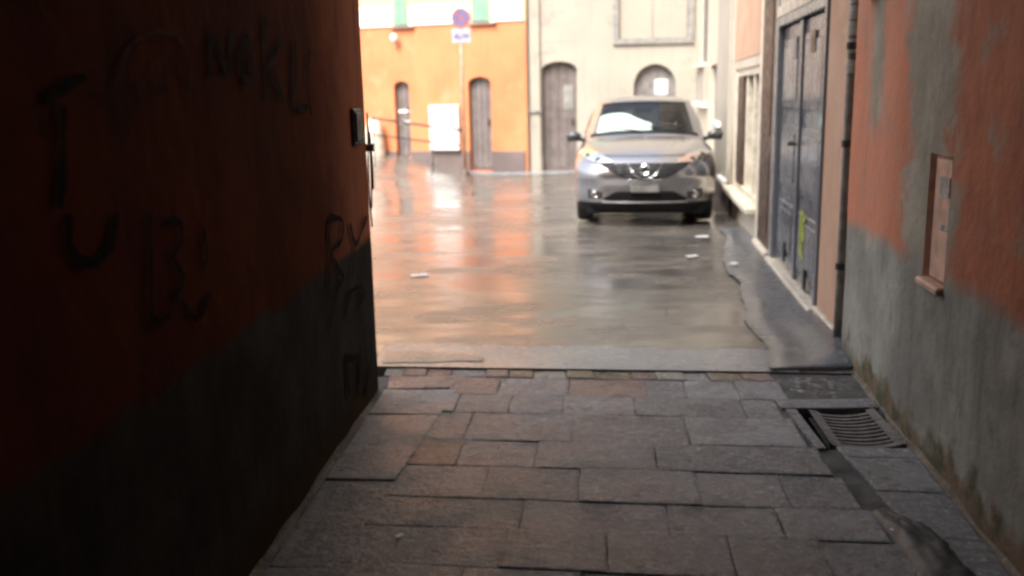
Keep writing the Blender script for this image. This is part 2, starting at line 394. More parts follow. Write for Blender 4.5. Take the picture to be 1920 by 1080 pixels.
# passage floor: slabs one by one
fl = M().box(-1.4, 1.372, -8, 5.2, -.30, -.010).box(1.372, 2.3, -8, 3.94, -.30, -.010).box(1.372, 2.3, 4.475, 5.2, -.30, -.010).box(1.815, 2.3, 3.94, 4.475, -.30, -.010).build('passage_floor', 'bed'); tag(fl, kind='structure')
def lwx(y): return -.893 + (y-2.931)*.0729
def rwx(y): return 1.640 + (y-2.864)*.131
def slab(name, quad, mat, dz=0, gap=.0012, th=.05, bev=.006):
    c = sum((Vector(q) for q in quad), Vector((0, 0)))/len(quad)
    if len(quad) == 4 and name == 'paving_slab':
        quad = [p for k in range(4) for p in (quad[k], tuple((Vector(quad[k])*.5+Vector(quad[(k+1) % 4])*.5) + Vector((random.uniform(-1, 1), random.uniform(-1, 1)))*.003))]
    P = [Vector(q) + (c-Vector(q)).normalized()*gap*1.3 + Vector((random.uniform(-1, 1), random.uniform(-1, 1)))*.003 for q in quad]
    tx, ty = random.uniform(-.006, .006), random.uniform(-.006, .006)
    zt = lambda p: dz + tx*(p.x-c.x) + ty*(p.y-c.y)
    m = M(); n = len(P)
    ins = [p + (c-p).normalized()*bev*random.uniform(.9, 2.6) for p in P]
    A = [m.pt(p.x, p.y, zt(p)) for p in ins]; B_ = [m.pt(p.x, p.y, zt(p)-bev*.5) for p in P]; D = [m.pt(p.x, p.y, -th) for p in P]
    m.f.append(A)
    for X, Y in ((A, B_), (B_, D)):
        for k in range(n): m.f.append([X[k], Y[k], Y[(k+1) % n], X[(k+1) % n]])
    return m.build(name, mat, fl)
def ry(c, x): return c - .125*(x-.3)
def colx(y): return -.367 + (y-4.553)*.158
rows = [(5.07, 4.75, [-.35, -.08, .30, .72, .93, 1.2]), (4.75, 4.46, [-.30, -.02, .255, .62, 1.16]), (4.46, 4.07, [-.225, .28, .82]),
        (4.07, 3.76, [-.25, .095, .62]), (3.76, 3.43, [-.13, .26, .74, 1.08]), (3.43, 3.165, [.02, .57, .98]), (3.165, 2.87, [-.05, .315, .74, 1.06]),
        (2.87, 2.58, [-.2, .2, .66]), (2.58, 2.27, [.05, .5, .9]), (2.27, 1.97, [-.15, .3, .8]), (1.97, 1.65, [0, .55, 1.0]), (1.65, 1.35, [-.2, .35, .75]), (1.35, 1.0, [.1, .7])]
for r, (t, b, js) in enumerate(rows):
    edge_r = 1.335 if r > 0 else 1.44
    xs = [None] + js + [edge_r]
    for k in range(len(xs)-1):
        def X(i, y):
            return colx(y)+.004 if xs[i] is None else xs[i] + (y-(t+b)/2)*.10
        if xs[k] is None and xs[k+1] < colx(b)+.05: continue
        q = [(X(k, b), ry(b, X(k, b))), (X(k+1, b), ry(b, X(k+1, b))), (X(k+1, t), ry(t, X(k+1, t))), (X(k, t), ry(t, X(k, t)))]
        mt = 'slab'
        if r in (5, 6) and xs[k] is None: mt = 'tool'
        if r in (6, 7) and k == 1: mt = 'tool'
        if r == 0 and k in (1, 3): mt = 'red'
        if r == 3 and k == 0: mt = 'red'
        slab('paving_slab', q, mt, random.uniform(-.004, .004))
# long slabs by the left wall
cy = [4.93, 4.52, 3.70, 2.96, 2.2, 1.45, .8]
for t, b in zip(cy, cy[1:]):
    slab('paving_slab', [(lwx(b)+.03, b+.01), (colx(b)-.004, b-.02), (colx(t)-.004, t-.02), (lwx(t)+.03, t)], 'slab', random.uniform(-.004, .004))
slab('paving_slab', [(-.70, 4.95), (-.34, 4.94), (-.28, 5.15), (-.72, 5.20)], 'red', 0)
slab('paving_slab', [(-.335, 4.94), (-.27, 4.93), (.0, 5.08), (-.27, 5.15)], 'white', -.003)
# border of small coloured stones along the step
x = -.76; k = 0
bcol = ['white', 'red', 'red', 'slab', 'red', 'ochre', 'white', 'ochre', 'ochre', 'red', 'white', 'slab', 'ochre', 'red', 'slab', 'red', 'red', 'slab', 'slab', 'slab']
while x < 1.43:
    w = random.uniform(.10, .24); x1 = min(x+w, 1.45)
    y1 = lambda xx: ystep(xx)-.02
    slab('border_stone', [(x, ry(5.075, x)), (x1, ry(5.075, x1)), (x1, y1(x1)), (x, y1(x))], bcol[k % len(bcol)], random.uniform(-.006, .004), .003, bev=.008)
    x = x1; k += 1
# strip of slabs by the right wall, beyond the gutter
ys = [3.93, 3.81, 3.46, 3.05, 2.6, 2.1, 1.6, 1.1]
for t, b in zip(ys, ys[1:]):
    slab('paving_slab', [(1.435, b+.02), (rwx(b)-.02, b-.02), (rwx(t)-.02, t-.02), (1.435, t+.02)], 'slab', random.uniform(-.002, .006))
slab('paving_slab', [(1.345, 4.48), (rwx(4.5)-.02, 4.46), (rwx(4.6)-.02, 4.60), (1.345, 4.62)], 'slab', .004)
# rubble infill between the step and the grate: small set stones
for k in range(90):
    cx, cyy = random.uniform(1.47, 1.86), random.uniform(4.66, 5.03)
    if cx > rwx(cyy)-.05 or cyy > ystep(cx)-.05: continue
    n = random.choice((5, 6)); rr = random.uniform(.013, .028)
    slab('cobble', [(cx+rr*math.cos(2*math.pi*q/n), cyy+rr*math.sin(2*math.pi*q/n)) for q in range(n)], random.choice(['rubble', 'rubble', 'red', 'slab']), random.uniform(-.012, -.005), .001, bev=.006)
rb = M(); rb.grid(lambda u, v: (1.45+u*(rwx(4.62+v*.4)-1.45), 4.63+v*.47*(1-.1*u), -.018+.006*nz(u*9, v*9, 4)), lin(0, 1, 12), lin(0, 1, 12))
rb.build('mortar', 'rubble', fl, smooth=True)
# dirt in the gutter
gd = M()
def gut(u, v):
    y = .9 + u*(3.97-.9)
    xr = 1.44 + .10*sm(3.42, 3.0, y)*(1-.35*sm(2.8, 2.2, y)) + .025*nz(y*4, 1, 1)
    xl = 1.325 + .02*nz(y*5, 3, 1) - .05*sm(3.1, 2.7, y)
    e = min(v, 1-v)
    return (xl+(xr-xl)*v, y, -.03 + .042*sm(3.5, 3.1, y)*sm(0, .3, e+.02) + .008*sm(3.6, 3.1, y) + .012*nz(xl*9+v*6, y*9, 2) + .010*nz(v*14, y*30, 2))
gd.grid(gut, lin(0, 1, 110), lin(0, 1, 14))
tag(gd.build('gutter_dirt', 'dirt', smooth=True), kind='stuff')
# crumbly skirt of mortar and moss where the right wall meets the floor
mo = M()
mo.grid(lambda u, v: (lambda y: (rwx(y)+.008-(.028+.03*nz(y*3, 0, 1))*v, y, .035*(1-v)**1.5*(1+.6*nz(y*4, v*3, 6))-.01+.0*v))(.6+u*4.5), lin(0, 1, 160), lin(0, 1, 6))
tag(mo.build('mortar_skirt', slab_mat('mossy_mortar', (.20, .17, .12), (.30, .24, .18)), smooth=True), kind='structure')
mo = M()
mo.grid(lambda u, v: (lambda y: (lwx(y)-.008+(.03+.03*nz(y*3, 7, 1))*v, y, .035*(1-v)**1.5*(1+.6*nz(y*4, v*3, 9))-.01))(.6+u*4.3), lin(0, 1, 160), lin(0, 1, 6))
tag(mo.build('mortar_skirt', slab_mat('dirty_mortar', (.07, .055, .04), (.11, .085, .06)), smooth=True), kind='structure')

# ------------------------------------------------------------------ passage walls and the vault
pl = empty('passage_wall', (-.82, 4.0, 0), 'dark orange plaster wall with grey base and black scrawls, left side of the covered passage', 'wall')
m = M(TL)
m.grid(lambda s, z: (s, .004*nz(s*1.2, z*1.2, 1)+.002*nz(s*5, z*5, 2), z), lin(-8, 4.93, 150), lin(-.08, 4.42, 60))
m.grid(lambda d, z: (4.93, d+(.004*nz(4.93*1.2, z*1.2, 1)+.002*nz(4.93*5, z*5, 2) if d == 0 else 0), z), [0, -.4, -3, -8], lin(-.08, 4.42, 60))
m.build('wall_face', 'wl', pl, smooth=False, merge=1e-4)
STROKES = {
'arch': [(2.26, 1.601), (2.302, 1.676), (2.41, 1.732), (2.568, 1.762), (2.7, 1.742), (2.749, 1.663), (2.703, 1.588)],
'c': [(2.001, 1.342), (1.972, 1.266), (2.012, 1.224), (2.1, 1.207), (2.18, 1.231), (2.206, 1.316)],
'v1': [(1.965, 1.578), (2.044, 1.617), (2.133, 1.63)],
'v2': [(2.029, 1.567), (2.004, 1.489), (2.006, 1.422), (1.967, 1.358)],
'L1': [(2.379, 1.295), (2.353, 1.133), (2.317, 1.009), (2.438, 1.015)],
'B': [(2.458, 1.257), (2.577, 1.263), (2.57, 1.181), (2.455, 1.171), (2.575, 1.09), (2.461, 1.046)],
'O': [(2.714, 1.206), (2.649, 1.138), (2.68, 1.053), (2.747, 1.121), (2.714, 1.206)],
'V': [(2.511, 1.043), (2.604, 0.936), (2.712, 1.015)],
'N': [(2.87, 1.643), (2.884, 1.798), (3.021, 1.637), (3.069, 1.795)],
'o2': [(3.197, 1.786), (3.104, 1.697), (3.159, 1.613), (3.256, 1.702), (3.197, 1.786)],
'k': [(3.4, 1.862), (3.363, 1.569)], 'k2': [(3.595, 1.801), (3.403, 1.698), (3.556, 1.567)],
'e': [(3.747, 1.8), (3.668, 1.536), (3.863, 1.544)], 'e2': [(3.936, 1.768), (3.867, 1.629), (3.902, 1.511)],
'R': [(4.003, 0.716), (4.084, 1.07), (4.336, 1.02), (4.295, 0.926), (4.066, 0.914), (4.276, 0.757)],
'y': [(4.452, 0.984), (4.531, 0.855), (4.816, 0.976)], 'y2': [(4.531, 0.855), (4.425, 0.728)],
'K': [(4.276, 0.757), (4.089, 0.697), (4.0, 0.584)], 'h': [(4.414, 0.678), (4.265, 0.576)],
'r': [(4.359, 0.669), (4.598, 0.654), (4.702, 0.59), (4.534, 0.577), (4.553, 0.458)],
's1': [(4.241, 0.381), (4.249, 0.189)], 's2': [(4.24, 0.376), (4.518, 0.307), (4.419, 0.125)], 's3': [(4.712, 0.202), (4.562, 0.086)]}
GR = [('brownpaint', .014, ['arch']), ('blackpaint', .03, ['c', 'v1', 'v2']), ('blackpaint', .022, ['L1', 'B', 'O', 'V']),
      ('blackpaint', .03, ['N', 'o2', 'k', 'k2', 'e', 'e2']), ('blackpaint', .028, ['R', 'y', 'y2']), ('blackpaint', .022, ['K', 'h', 'r']), ('blackpaint', .035, ['s1', 's2', 's3'])]
for mt, w, ks in GR:
    m = M(TL)
    for k in ks: ribbon(m, STROKES[k], w, .012)
    m.build('graffiti', mt, pl)

pr = empty('passage_wall', (1.8, 4.0, 0), 'peeling rust orange wall with grey base and small niche, right side of the covered passage', 'wall')
m = M(TR); S = [-8+.09*k for k in range(128)]
S = lin(-8, 3.68, 120) + lin(3.70, 3.98, 5) + lin(4.0, 5.44, 25); Z = lin(-.08, .755, 14) + [.77, .9, 1.03, 1.16, 1.30] + lin(1.32, 4.42, 40)
inn = lambda i, j: S[i] >= 3.695 and S[i+1] <= 3.985 and Z[j] >= .765 and Z[j+1] <= 1.305
m.grid(lambda s, z: (s, .007*nz(s*1.3, z*1.3, 11)+.003*nz(s*5, z*5, 12), z), S, Z, inn)
m.grid(lambda d, z: (5.44, d, z), [0, -.1, -1, -5], lin(-.08, 4.42, 40))
m.build('wall_face', 'wr', pr, merge=1e-4)
m = M(TR); a0, a1, z0, z1, dd = 3.70, 3.98, .77, 1.30, -.075
for q in (((a0, 0), (a0, dd)), ((a1, dd), (a1, 0))):
    m.poly([(q[0][0], q[0][1], z0), (q[1][0], q[1][1], z0), (q[1][0], q[1][1], z1), (q[0][0], q[0][1], z1)])
m.poly([(a0, 0, z1), (a1, 0, z1), (a1, dd, z1), (a0, dd, z1)]); m.poly([(a0, 0, z0), (a1, 0, z0), (a1, dd, z0), (a0, dd, z0)])
nc = m.build('niche', 'terra', pr)
m = M(TR); m.box(3.705, 3.955, -.078, -.018, .775, 1.285); m.build('panel', 'terra', nc, bevel=.006)
m = M(TR); m.box(3.70, 3.99, -.07, .028, .735, .768); m.build('niche_sill', 'terra', nc, bevel=.008)
m = M(TR); m.box(3.76, 3.88, -.0175, -.014, 1.13, 1.21); m.box(3.74, 3.85, -.0175, -.015, .99, 1.015); m.build('paper_scrap', 'white', nc)
cl = M().box(-7, 7, -8, 4.90, 4.4, 9.0).build('ceiling', 'darkplaster'); tag(cl, kind='structure')
bw = M().box(-3, 4, -8.3, -7.9, -.1, 4.6).build('back_wall', 'darkplaster'); tag(bw, kind='structure')

def jbox(name, T, s0, s1, z0, z1, d, label, mat):
    e = empty(name, T((s0+s1)/2, 0, z0), label, 'box')
    m = M(T); m.box(s0, s1, -.01, d, z0, z1); m.build('case', mat, e, bevel=.008)
    m = M(T); m.box(s0+.02, s1-.02, d-.002, d+.008, z0+.02, z1-.02); m.build('cover', mat, e, bevel=.004)
    m = M(T); m.lathe([(.008, 0), (.008, .006), (.004, .008)], (0, 0, 0), 8)
jbox('junction_box', TL, 4.62, 4.80, 1.345, 1.525, .018, 'dark flat metal box fixed near the end of the left graffiti wall', 'iron')
jbox('junction_box', TR, 4.98, 5.17, 2.04, 2.42, .09, 'dark brown metal box high on the orange wall beside the drainpipe', 'brown')
# cables hanging at the corner of the left wall
cb = empty('cable_bundle', (-.74, 4.95, 1.0), 'dark tangled cables hanging down the outer corner of the graffiti wall', 'cable')
for k in range(3):
    m = M(); ph = random.uniform(0, 6)
    m.tube([(-.742+.006*k+.005*math.sin(z*9+ph), 4.95+.008*k, z) for z in lin(1.5-.05*k, .9+.1*k, 14)], .005, 6); m.build('cable', 'iron', cb)
m = M(); m.box(-.76, -.71, 4.935, 4.975, 1.30, 1.34); m.build('clamp', 'castiron', cb, bevel=.004)

# ------------------------------------------------------------------ side building on the right
sb = empty('side_building', (3.2, 12, 0), 'cream building with grey door and shop window lining the right of the street', 'building')
m = M(TS)
def hole(s0, s1, z0, z1): return (s0, s1, z0, z1)
HOLES = [hole(6.46, 8.63, .05, 2.2), hole(8.82, 9.66, .06, 2.62), hole(9.86, 12.22, .36, 1.84), hole(14.9, 16.1, .0, 2.0), hole(16.9, 18.7, 2.08, 3.6)]
ss = sorted({5.26, 19.79} | {h[0] for h in HOLES} | {h[1] for h in HOLES} | {6.1, 12.6, 14.5, 19}); zz = sorted({-.1, 10} | {h[2] for h in HOLES} | {h[3] for h in HOLES})
def skip(i, j):
    sc_, zc = (ss[i]+ss[i+1])/2, (zz[j]+zz[j+1])/2
    return any(h[0] < sc_ < h[1] and h[2] < zc < h[3] for h in HOLES)
m.grid(lambda s, z: (s, 0, z), ss, zz, skip)
for (s0, s1, z0, z1) in HOLES:
    D = -.16
    m.poly([(s0, 0, z0), (s0, D, z0), (s0, D, z1), (s0, 0, z1)]); m.poly([(s1, 0, z0), (s1, 0, z1), (s1, D, z1), (s1, D, z0)])
    m.poly([(s0, 0, z1), (s0, D, z1), (s1, D, z1), (s1, 0, z1)]); m.poly([(s0, 0, z0), (s1, 0, z0), (s1, D, z0), (s0, D, z0)])
m.box(5.27, 19.7, -5, -.3, -.1, 10)
m.build('wall', 'cream2', sb, merge=1e-5)
m = M(TS); m.box(5.86, 6.44, -.02, .010, .07, 9.9); m.build('pilaster', 'pink', sb, bevel=.006)
m = M(TS); m.box(5.80, 6.47, -.02, .035, -.05, .068); m.build('pilaster_base', 'stonecream', sb, bevel=.008)
m = M(TS); m.prism([(9.75, 1.95), (12.3, 1.95), (12.25, 2.9), (11.4, 3.6), (9.72, 3.5)], 0, .006); m.build('pink_render', 'pink', sb)
TD = lambda s_, d, z: TS(s_, d+.058, z)
# grey double door
dr = M(TD); 
dr.box(6.46, 6.53, -.15, -.03, .05, 2.2).box(8.56, 8.63, -.15, -.03, .05, 2.2).box(6.53, 8.56, -.15, -.03, 2.12, 2.2)
dr = dr.build('double_door', 'door', sb, bevel=.006); dr['label'] = 'large grey gloss double door with green spray scrawl'
for s0, s1 in ((6.54, 7.54), (7.56, 8.55)):
    m = M(TD); m.box(s0, s1, -.13, -.085, .06, 2.11)
    for (z0, z1) in ((.16, .62), (.76, 1.28), (1.42, 2.0)):
        m.box(s0+.10, s1-.10, -.09, -.068, z0, z1); m.box(s0+.16, s1-.16, -.07, -.060, z0+.06, z1-.06)
    lf = m.build('door_leaf', 'door', dr, bevel=.007)
m = M(TD); m.box(7.50, 7.60, -.09, -.055, .06, 2.11); m.build('cover_strip', 'door', dr, bevel=.005)
m = M(TD); m.tube([TD(7.66, -.05, 1.10), TD(7.66, .0, 1.10), TD(7.64, .01, 1.13), TD(7.5, .01, 1.15)], .012, 8) if 0 else None
m = M(); m.tube([TD(7.68, -.07, 1.14), TD(7.68, -.01, 1.14), TD(7.60, .0, 1.15), TD(7.48, .0, 1.17)], .013, 8); m.build('handle', 'castiron', dr, smooth=True)
for (s, z0, z1) in ((7.0, .07, .225), (7.98, .12, .28)):
    m = M(TD); m.box(s-.05, s+.05, -.062, -.052, z0, z1); m.build('vent', 'black', dr)
for (s0, s1, z0, z1) in ((6.95, 7.12, 1.84, 2.0), (7.75, 7.92, 1.82, 2.0)):
    m = M(TD); m.box(s0, s1, -.062, -.054, z0, z1); m.build('plate', 'brown' if s0 < 7.5 else 'greypaint', dr, bevel=.003)
m = M(TD)
for pts in ([(7.23, .66), (7.12, .60), (7.24, .55), (7.10, .50)], [(7.10, .50), (7.22, .46), (7.12, .40), (7.22, .35), (7.10, .28)], [(7.26, .64), (7.25, .45), (7.23, .30)], [(7.05, .62), (7.16, .57), (7.05, .47), (7.17, .42)]):
    ribbon(m, pts, .055, -.056)
m.build('graffiti', 'lime', dr)
m = M(TS); m.box(6.45, 8.66, -.02, .07, -.05, .045); m.build('threshold', 'stonecream', sb, bevel=.01)
m = M(TS); m.box(6.45, 8.66, .001, .03, 2.2, 2.30); m.build('lintel', 'stonecream', sb, bevel=.006)
# narrow dark brown door
nd = M(TS); nd.box(8.82, 9.66, -.15, .012, .06, 2.60); nd = nd.build('narrow_door', 'brown', sb, bevel=.006)
for z0, z1 in ((.2, 1.0), (1.15, 2.4)):
    m = M(TS); m.box(8.95, 9.53, .010, .020, z0, z1); m.build('door_panel', 'brown', nd, bevel=.01)
m = M(TS); m.box(8.80, 9.68, -.02, .06, -.05, .058); m.build('threshold', 'stonecream', sb, bevel=.01)
for (a0, a1) in ((8.665, 8.81), (9.67, 9.82)):
    m = M(TS); m.box(a0, a1, -.02, .016, .0, 2.75); m.build('door_surround', 'stonecream' if a0 > 9 else 'greypaint', sb, bevel=.006)
# shop window
sw = M(TS); a0, a1, z0, z1 = 9.86, 12.22, .36, 1.84
sw.box(a0, a0+.16, -.15, .0-.01, z0, z1).box(a1-.1, a1, -.15, -.01, z0, z1).box(a0+.16, a1-.1, -.15, -.02, z1-.09, z1).box(a0+.16, a1-.1, -.15, -.02, z0, z0+.07)
sw.box(10.55, 10.63, -.14, -.03, z0+.07, z1-.09).box(11.2, 11.28, -.14, -.03, z0+.07, z1-.09)
sw = sw.build('shop_window', 'stonecream', sb, bevel=.005)
for (p0, p1) in ((a0+.16, 10.55), (10.63, 11.2), (11.28, a1-.1)):
    m = M(TS); m.box(p0, p1, -.12, -.115, z0+.07, z1-.09); m.build('pane', 'winpane', sw)
m = M(TS); m.box(a0+.1, 11.2, -.158, -.15, z0+.02, z1-.03); m.build('blind', 'curtain', sw)
m = M(TS); m.box(11.2, a1, -.158, -.15, z0+.02, z1-.03); m.box(11.55, 12.2, -.13, -.02, z0+.07, z1-.09); m.build('shutter', 'brown', sw, bevel=.005)
m = M(TS); m.box(9.80, 12.40, -.02, .12, .285, .357); m.build('window_sill', 'stonecream', sw, bevel=.012)
# cream pilaster, far doorway, small sills
m = M(TS); m.box(12.62, 14.4, -.02, .05, .34, 9.9); m.build('pilaster', 'cream', sb, bevel=.01)
m = M(TS); m.box(12.50, 13.3, .051, .12, .34, .42); m.build('sill', 'whitepaint', sb, bevel=.012)
m = M(TS); m.box(13.5, 14.42, .051, .12, 1.06, 1.14); m.build('sill', 'whitepaint', sb, bevel=.012)
m = M(TS); m.box(14.92, 16.08, -.15, -.08, 0, 1.98)
fd = m.build('far_door', 'shut', sb, bevel=.006)
for a0 in (15.0, 15.54):
    m = M(TS); m.box(a0, a0+.46, -.081, -.065, .2, 1.8); m.build('door_panel', 'shut', fd, bevel=.01)
m = M(TS); m.box(16.92, 18.68, -.14, -.06, 2.1, 3.58)
ws = m.build('wall_shutter', 'shut', sb, bevel=.006)
for k in range(18):
    m = M(TS); m.box(17.0, 18.6, -.062, -.045, 2.16+k*.076, 2.21+k*.076); m.build('slat', 'shut', ws)
m = M(TS); m.box(16.85, 18.75, -.02, .13, 2.0, 2.078); m.build('sill', 'stonecream', sb, bevel=.012)
m = M(TS); m.box(16.7, 19.0, .0, .06, 1.38, 1.98); m.build('apron', 'cream', sb, bevel=.01)
m = M(TS); m.box(16.65, 19.05, -.02, .11, 1.30, 1.378); m.build('sill', 'whitepaint', sb, bevel=.012)
m = M(TS); m.box(12.3, 19.7, -.02, .03, -.1, .335); m.build('plinth', 'plinth', sb, bevel=.01)
# drainpipe and cable at the joint between the orange wall and the side building
dp = empty('drainpipe', TS(5.66, .03, 0), 'weathered grey pipe running up the joint between orange wall and salmon pilaster', 'pipe')
m = M(); m.tube([TS(5.66, .03, z) for z in lin(0, 4.3, 12)], .026, 12); m.build('pipe', simple('weathered_pipe', (.20, .175, .15), .55, .2, var=.4, scale=9, bump=.2), dp, smooth=True)
for z in (.5, 1.25, 1.82, 2.6):
    m = M(); m.lathe([(.034, -.02), (.034, .02)], TS(5.66, .03, z), 10); m.build('bracket', 'iron', dp)
m = M()
for k, z in enumerate((1.66, 1.78, 1.88, 1.97, 2.06)):
    m.lathe([(.030, 0), (.031, .05), (.028, .08)], TS(5.66, .03, z), 12)
m.build('tape', 'white', dp)

# ------------------------------------------------------------------ houses across the street
oh = empty('orange_house', (-2, 20.5, 0), 'apricot orange house with dark plinth and white band across the wet street', 'building')
def ARC(t): return max(0, 4*t*(1-t))**.6
def opening_wall(T, s0, s1, z0, z1, holes, arcs=14):
    """wall sheet with arched openings cut out: holes = (s0, s1, bottom, spring, rise)"""
    m = M(T); s = s0
    for (a, b, zb, zs, rise) in sorted(holes):
        m.poly([(s, 0, z0), (a, 0, z0), (a, 0, z1), (s, 0, z1)])
        n = arcs; pts = [(a+(b-a)*k/n, zs+rise*ARC(k/n)) for k in range(n+1)]
        for p, q in zip(pts, pts[1:]):
            m.poly([(p[0], 0, p[1]), (q[0], 0, q[1]), (q[0], 0, z1), (p[0], 0, z1)])
            m.poly([(p[0], 0, p[1]), (q[0], 0, q[1]), (q[0], -.22, q[1]), (p[0], -.22, p[1])])
        for xx in (a, b): m.poly([(xx, 0, zb), (xx, -.22, zb), (xx, -.22, zs), (xx, 0, zs)])
        if zb > z0+.02: m.poly([(a, 0, z0), (b, 0, z0), (b, 0, zb), (a, 0, zb)]); m.poly([(a, 0, zb), (b, 0, zb), (b, -.22, zb), (a, -.22, zb)])
        s = b
    m.poly([(s, 0, z0), (s1, 0, z0), (s1, 0, z1), (s, 0, z1)])
    return m
def arched(T, a, b, zb, zs, rise, d, ins=0.):
    n = 14; pts = [(a+ins, zb+ins), (b-ins, zb+ins)] + [(b-ins-(b-a-2*ins)*k/n, zs-ins*.3+(rise-ins*.6)*ARC(k/n)) for k in range(n+1)]
    return pts
D1, D2 = (-2.47, -2.13, .30, 1.83, .10), (-.84, -.36, .02, 1.86, .12)
opening_wall(TO, -10, .39, -.2, 3.06, [D1, D2]).build('wall', 'orange', oh, merge=1e-4)
m = M(TO); m.box(-10, .34, -5, -.25, -.3, 9.0); m.build('core', 'plinth', oh)
UW = [(-2.40, -2.10), (-.71, -.35), (-4.2, -3.8)]
# upper storey: sheet with window holes
def upper(T, s0, s1, z0, z1, wins, zb, zt, mat, parent, name):
    cuts = sorted({s0, s1} | {w for p in wins for w in p}); zz = [z0, zb, zt, z1] if zb > z0 else [z0, zt, z1]
    m = M(T)
    m.grid(lambda s, z: (s, 0, z), cuts, zz, lambda i, j: any(p[0] <= (cuts[i]+cuts[i+1])/2 <= p[1] for p in wins) and zb <= (zz[j]+zz[j+1])/2 <= zt)
    for a, b in wins:
        for xx in (a, b): m.poly([(xx, 0, zb), (xx, -.2, zb), (xx, -.2, zt), (xx, 0, zt)])
        m.poly([(a, 0, zt), (b, 0, zt), (b, -.2, zt), (a, -.2, zt)])
    return m.build(name, mat, parent, merge=1e-5)
upper(TO, -10, .39, 3.06, 9.2, UW, 3.06, 4.9, 'orange_up', oh, 'upper_wall')
bx = [-10] + [w for p in sorted(UW) for w in (p[0]-.03, p[1]+.03)] + [.345]
m = M(TO)
for a, b in zip(bx[0::2], bx[1::2]): m.box(a, b, -.02, .035, 3.07, 3.48)
m.build('string_band', 'band', oh, bevel=.008)
for a, b in UW:
    m = M(TO); m.box(a-.0, b+.0, -.05, .03, 3.095, 4.9); sh = m.build('shutter', 'green', oh, bevel=.006)
    m = M(TO)
    for k in range(30): m.box(a+.03, (a+b)/2-.012, .028, .042, 3.14+k*.057, 3.18+k*.057).box((a+b)/2+.012, b-.03, .028, .042, 3.14+k*.057, 3.18+k*.057)
    m.build('louvre', 'green', sh)
    m = M(TO); m.box(a-.06, b+.14, -.02, .09, 3.03, 3.068); m.build('window_sill', 'red', oh, bevel=.006)
# plinth either side of the doors
for a, b in ((-3.2, D1[0]), (D1[1], D2[0]), (D2[1], .345)):
    m = M(TO); m.box(a, b, -.02, .03, -.2, .435); m.build('plinth', 'plinth', oh, bevel=.008)
def hdoor(T, h, parent, label=None, mat='doorgrey', boards=4, d=-.14):
    a, b, zb, zs, rise = h
    m = M(T); m.prism(arched(T, a, b, zb, zs, rise, d), d-.05, d); f = m.build('door', mat, parent)
    if label: f['label'] = label
    w = (b-a)/boards
    for k in range(boards):
        x0, x1 = a+k*w+.008, a+(k+1)*w-.008; zt = zs + rise*min(ARC((x0-a)/(b-a)), ARC((x1-a)/(b-a)))
        m = M(T); m.box(x0, x1, d-.01, d+.015, zb+.02, zt); m.build('board', mat, f, bevel=.004)
    m = M(T); m.box(b-.1, b-.07, d+.014, d+.05, zb+.95, zb+1.08); m.build('handle', 'iron', f, bevel=.005)
    return f
d1 = hdoor(TO, D1, oh, 'small grey arched door up the ramp with two pale bands', boards=3)
for z in (1.02, 1.26):
    m = M(TO); m.box(D1[0]+.02, D1[1]-.05, -.124, -.108, z, z+.06); m.build('band', 'whitepaint', d1, bevel=.004)
d2 = hdoor(TO, D2, oh, 'grey arched door between the sign pole and the plinth')
m = M(TO); m.box(D2[0]+.05, D2[1]-.05, -.124, -.112, .10, .13); m.build('kick_bar', 'castiron', d2)
# white cabinet on the facade
wc = empty('utility_cabinet', TO(-1.34, .05, .44), 'bright white metal cabinet on the orange wall between the two grey doors', 'cabinet')
m = M(TO); m.box(-1.66, -1.03, .002, .12, .45, 1.40); m.build('case', 'whitepaint', wc, bevel=.012)
m = M(TO); m.box(-1.64, -1.05, .118, .132, .48, 1.37); dd = m.build('cabinet_door', 'whitepaint', wc, bevel=.006)
m = M(TO); m.box(-1.12, -1.09, .131, .15, .88, .98); m.build('latch', 'greypaint', dd)
# wall lamp
la = empty('wall_lamp', TO(-2.36, .02, 2.75), 'small white globe lamp on the orange wall under the far green shutter', 'lamp')
m = M(TO); m.box(-2.40, -2.32, 0, .05, 2.66, 2.78); m.box(-2.37, -2.35, .05, .14, 2.70, 2.72); m.build('bracket', 'terra', la, bevel=.004)
m = M(); m.lathe([(.005, -.11), (.04, -.08), (.07, -.03), (.075, .02), (.055, .06), (.02, .085), (.005, .09)], TO(-2.36, .14, 2.83), 16); m.build('globe', 'whitepaint', la, smooth=True)
# guard stone
gs = M(); gx, gy, gz = TO(-2.86, .22, 0); gz = hgt(gx, gy)
gs.lathe([(.22, -.1), (.22, .05), (.20, .35), (.175, .62), (.13, .75), (.06, .81), (.005, .82)], (gx, gy, gz), 20)
tag(gs.build('guard_stone', 'stonecream', smooth=True), 'pale rounded guard stone standing beside the small grey door up the ramp', 'bollard')

ch = empty('cream_house', (2, 19.9, 0), 'pale cream house with arched doors facing the passage behind the parked car', 'building')
A1, A2 = (.70, 1.43, .0, 2.10, .15), (2.61, 3.49, .0, 1.78, .38)
opening_wall(TC, .385, 8, -.2, 2.5, [A1, A2]).build('wall', 'cream', ch, merge=1e-4)
m = M(TC); m.box(.40, 8, -5, -.25, -.3, 9.4); m.box(.386, .399, -5, -.001, -.2, 9.4); m.build('core', 'cream', ch)
upper(TC, .385, 8, 2.5, 9.4, [(2.28, 3.72), (.7, 1.5)], 2.66, 4.6, 'cream', ch, 'upper_wall')
m = M(TC); m.box(.70, 1.5, -.15, -.02, 2.66, 4.6) ; 
m = M(TC); m.box(.71, 1.49, -.12, -.0, 3.75, 4.59); m.build('reflection_shutter', 'green', ch)  # unseen green shutter added for its reflection in the windscreen
m = M(TC); m.box(.70, 1.5, -.19, .003, 2.64, 3.75); m.build('wall_infill', 'cream', ch)
cd = hdoor(TC, A1, ch, 'tall grey brown arched door with pale notice, left of the car', boards=4)
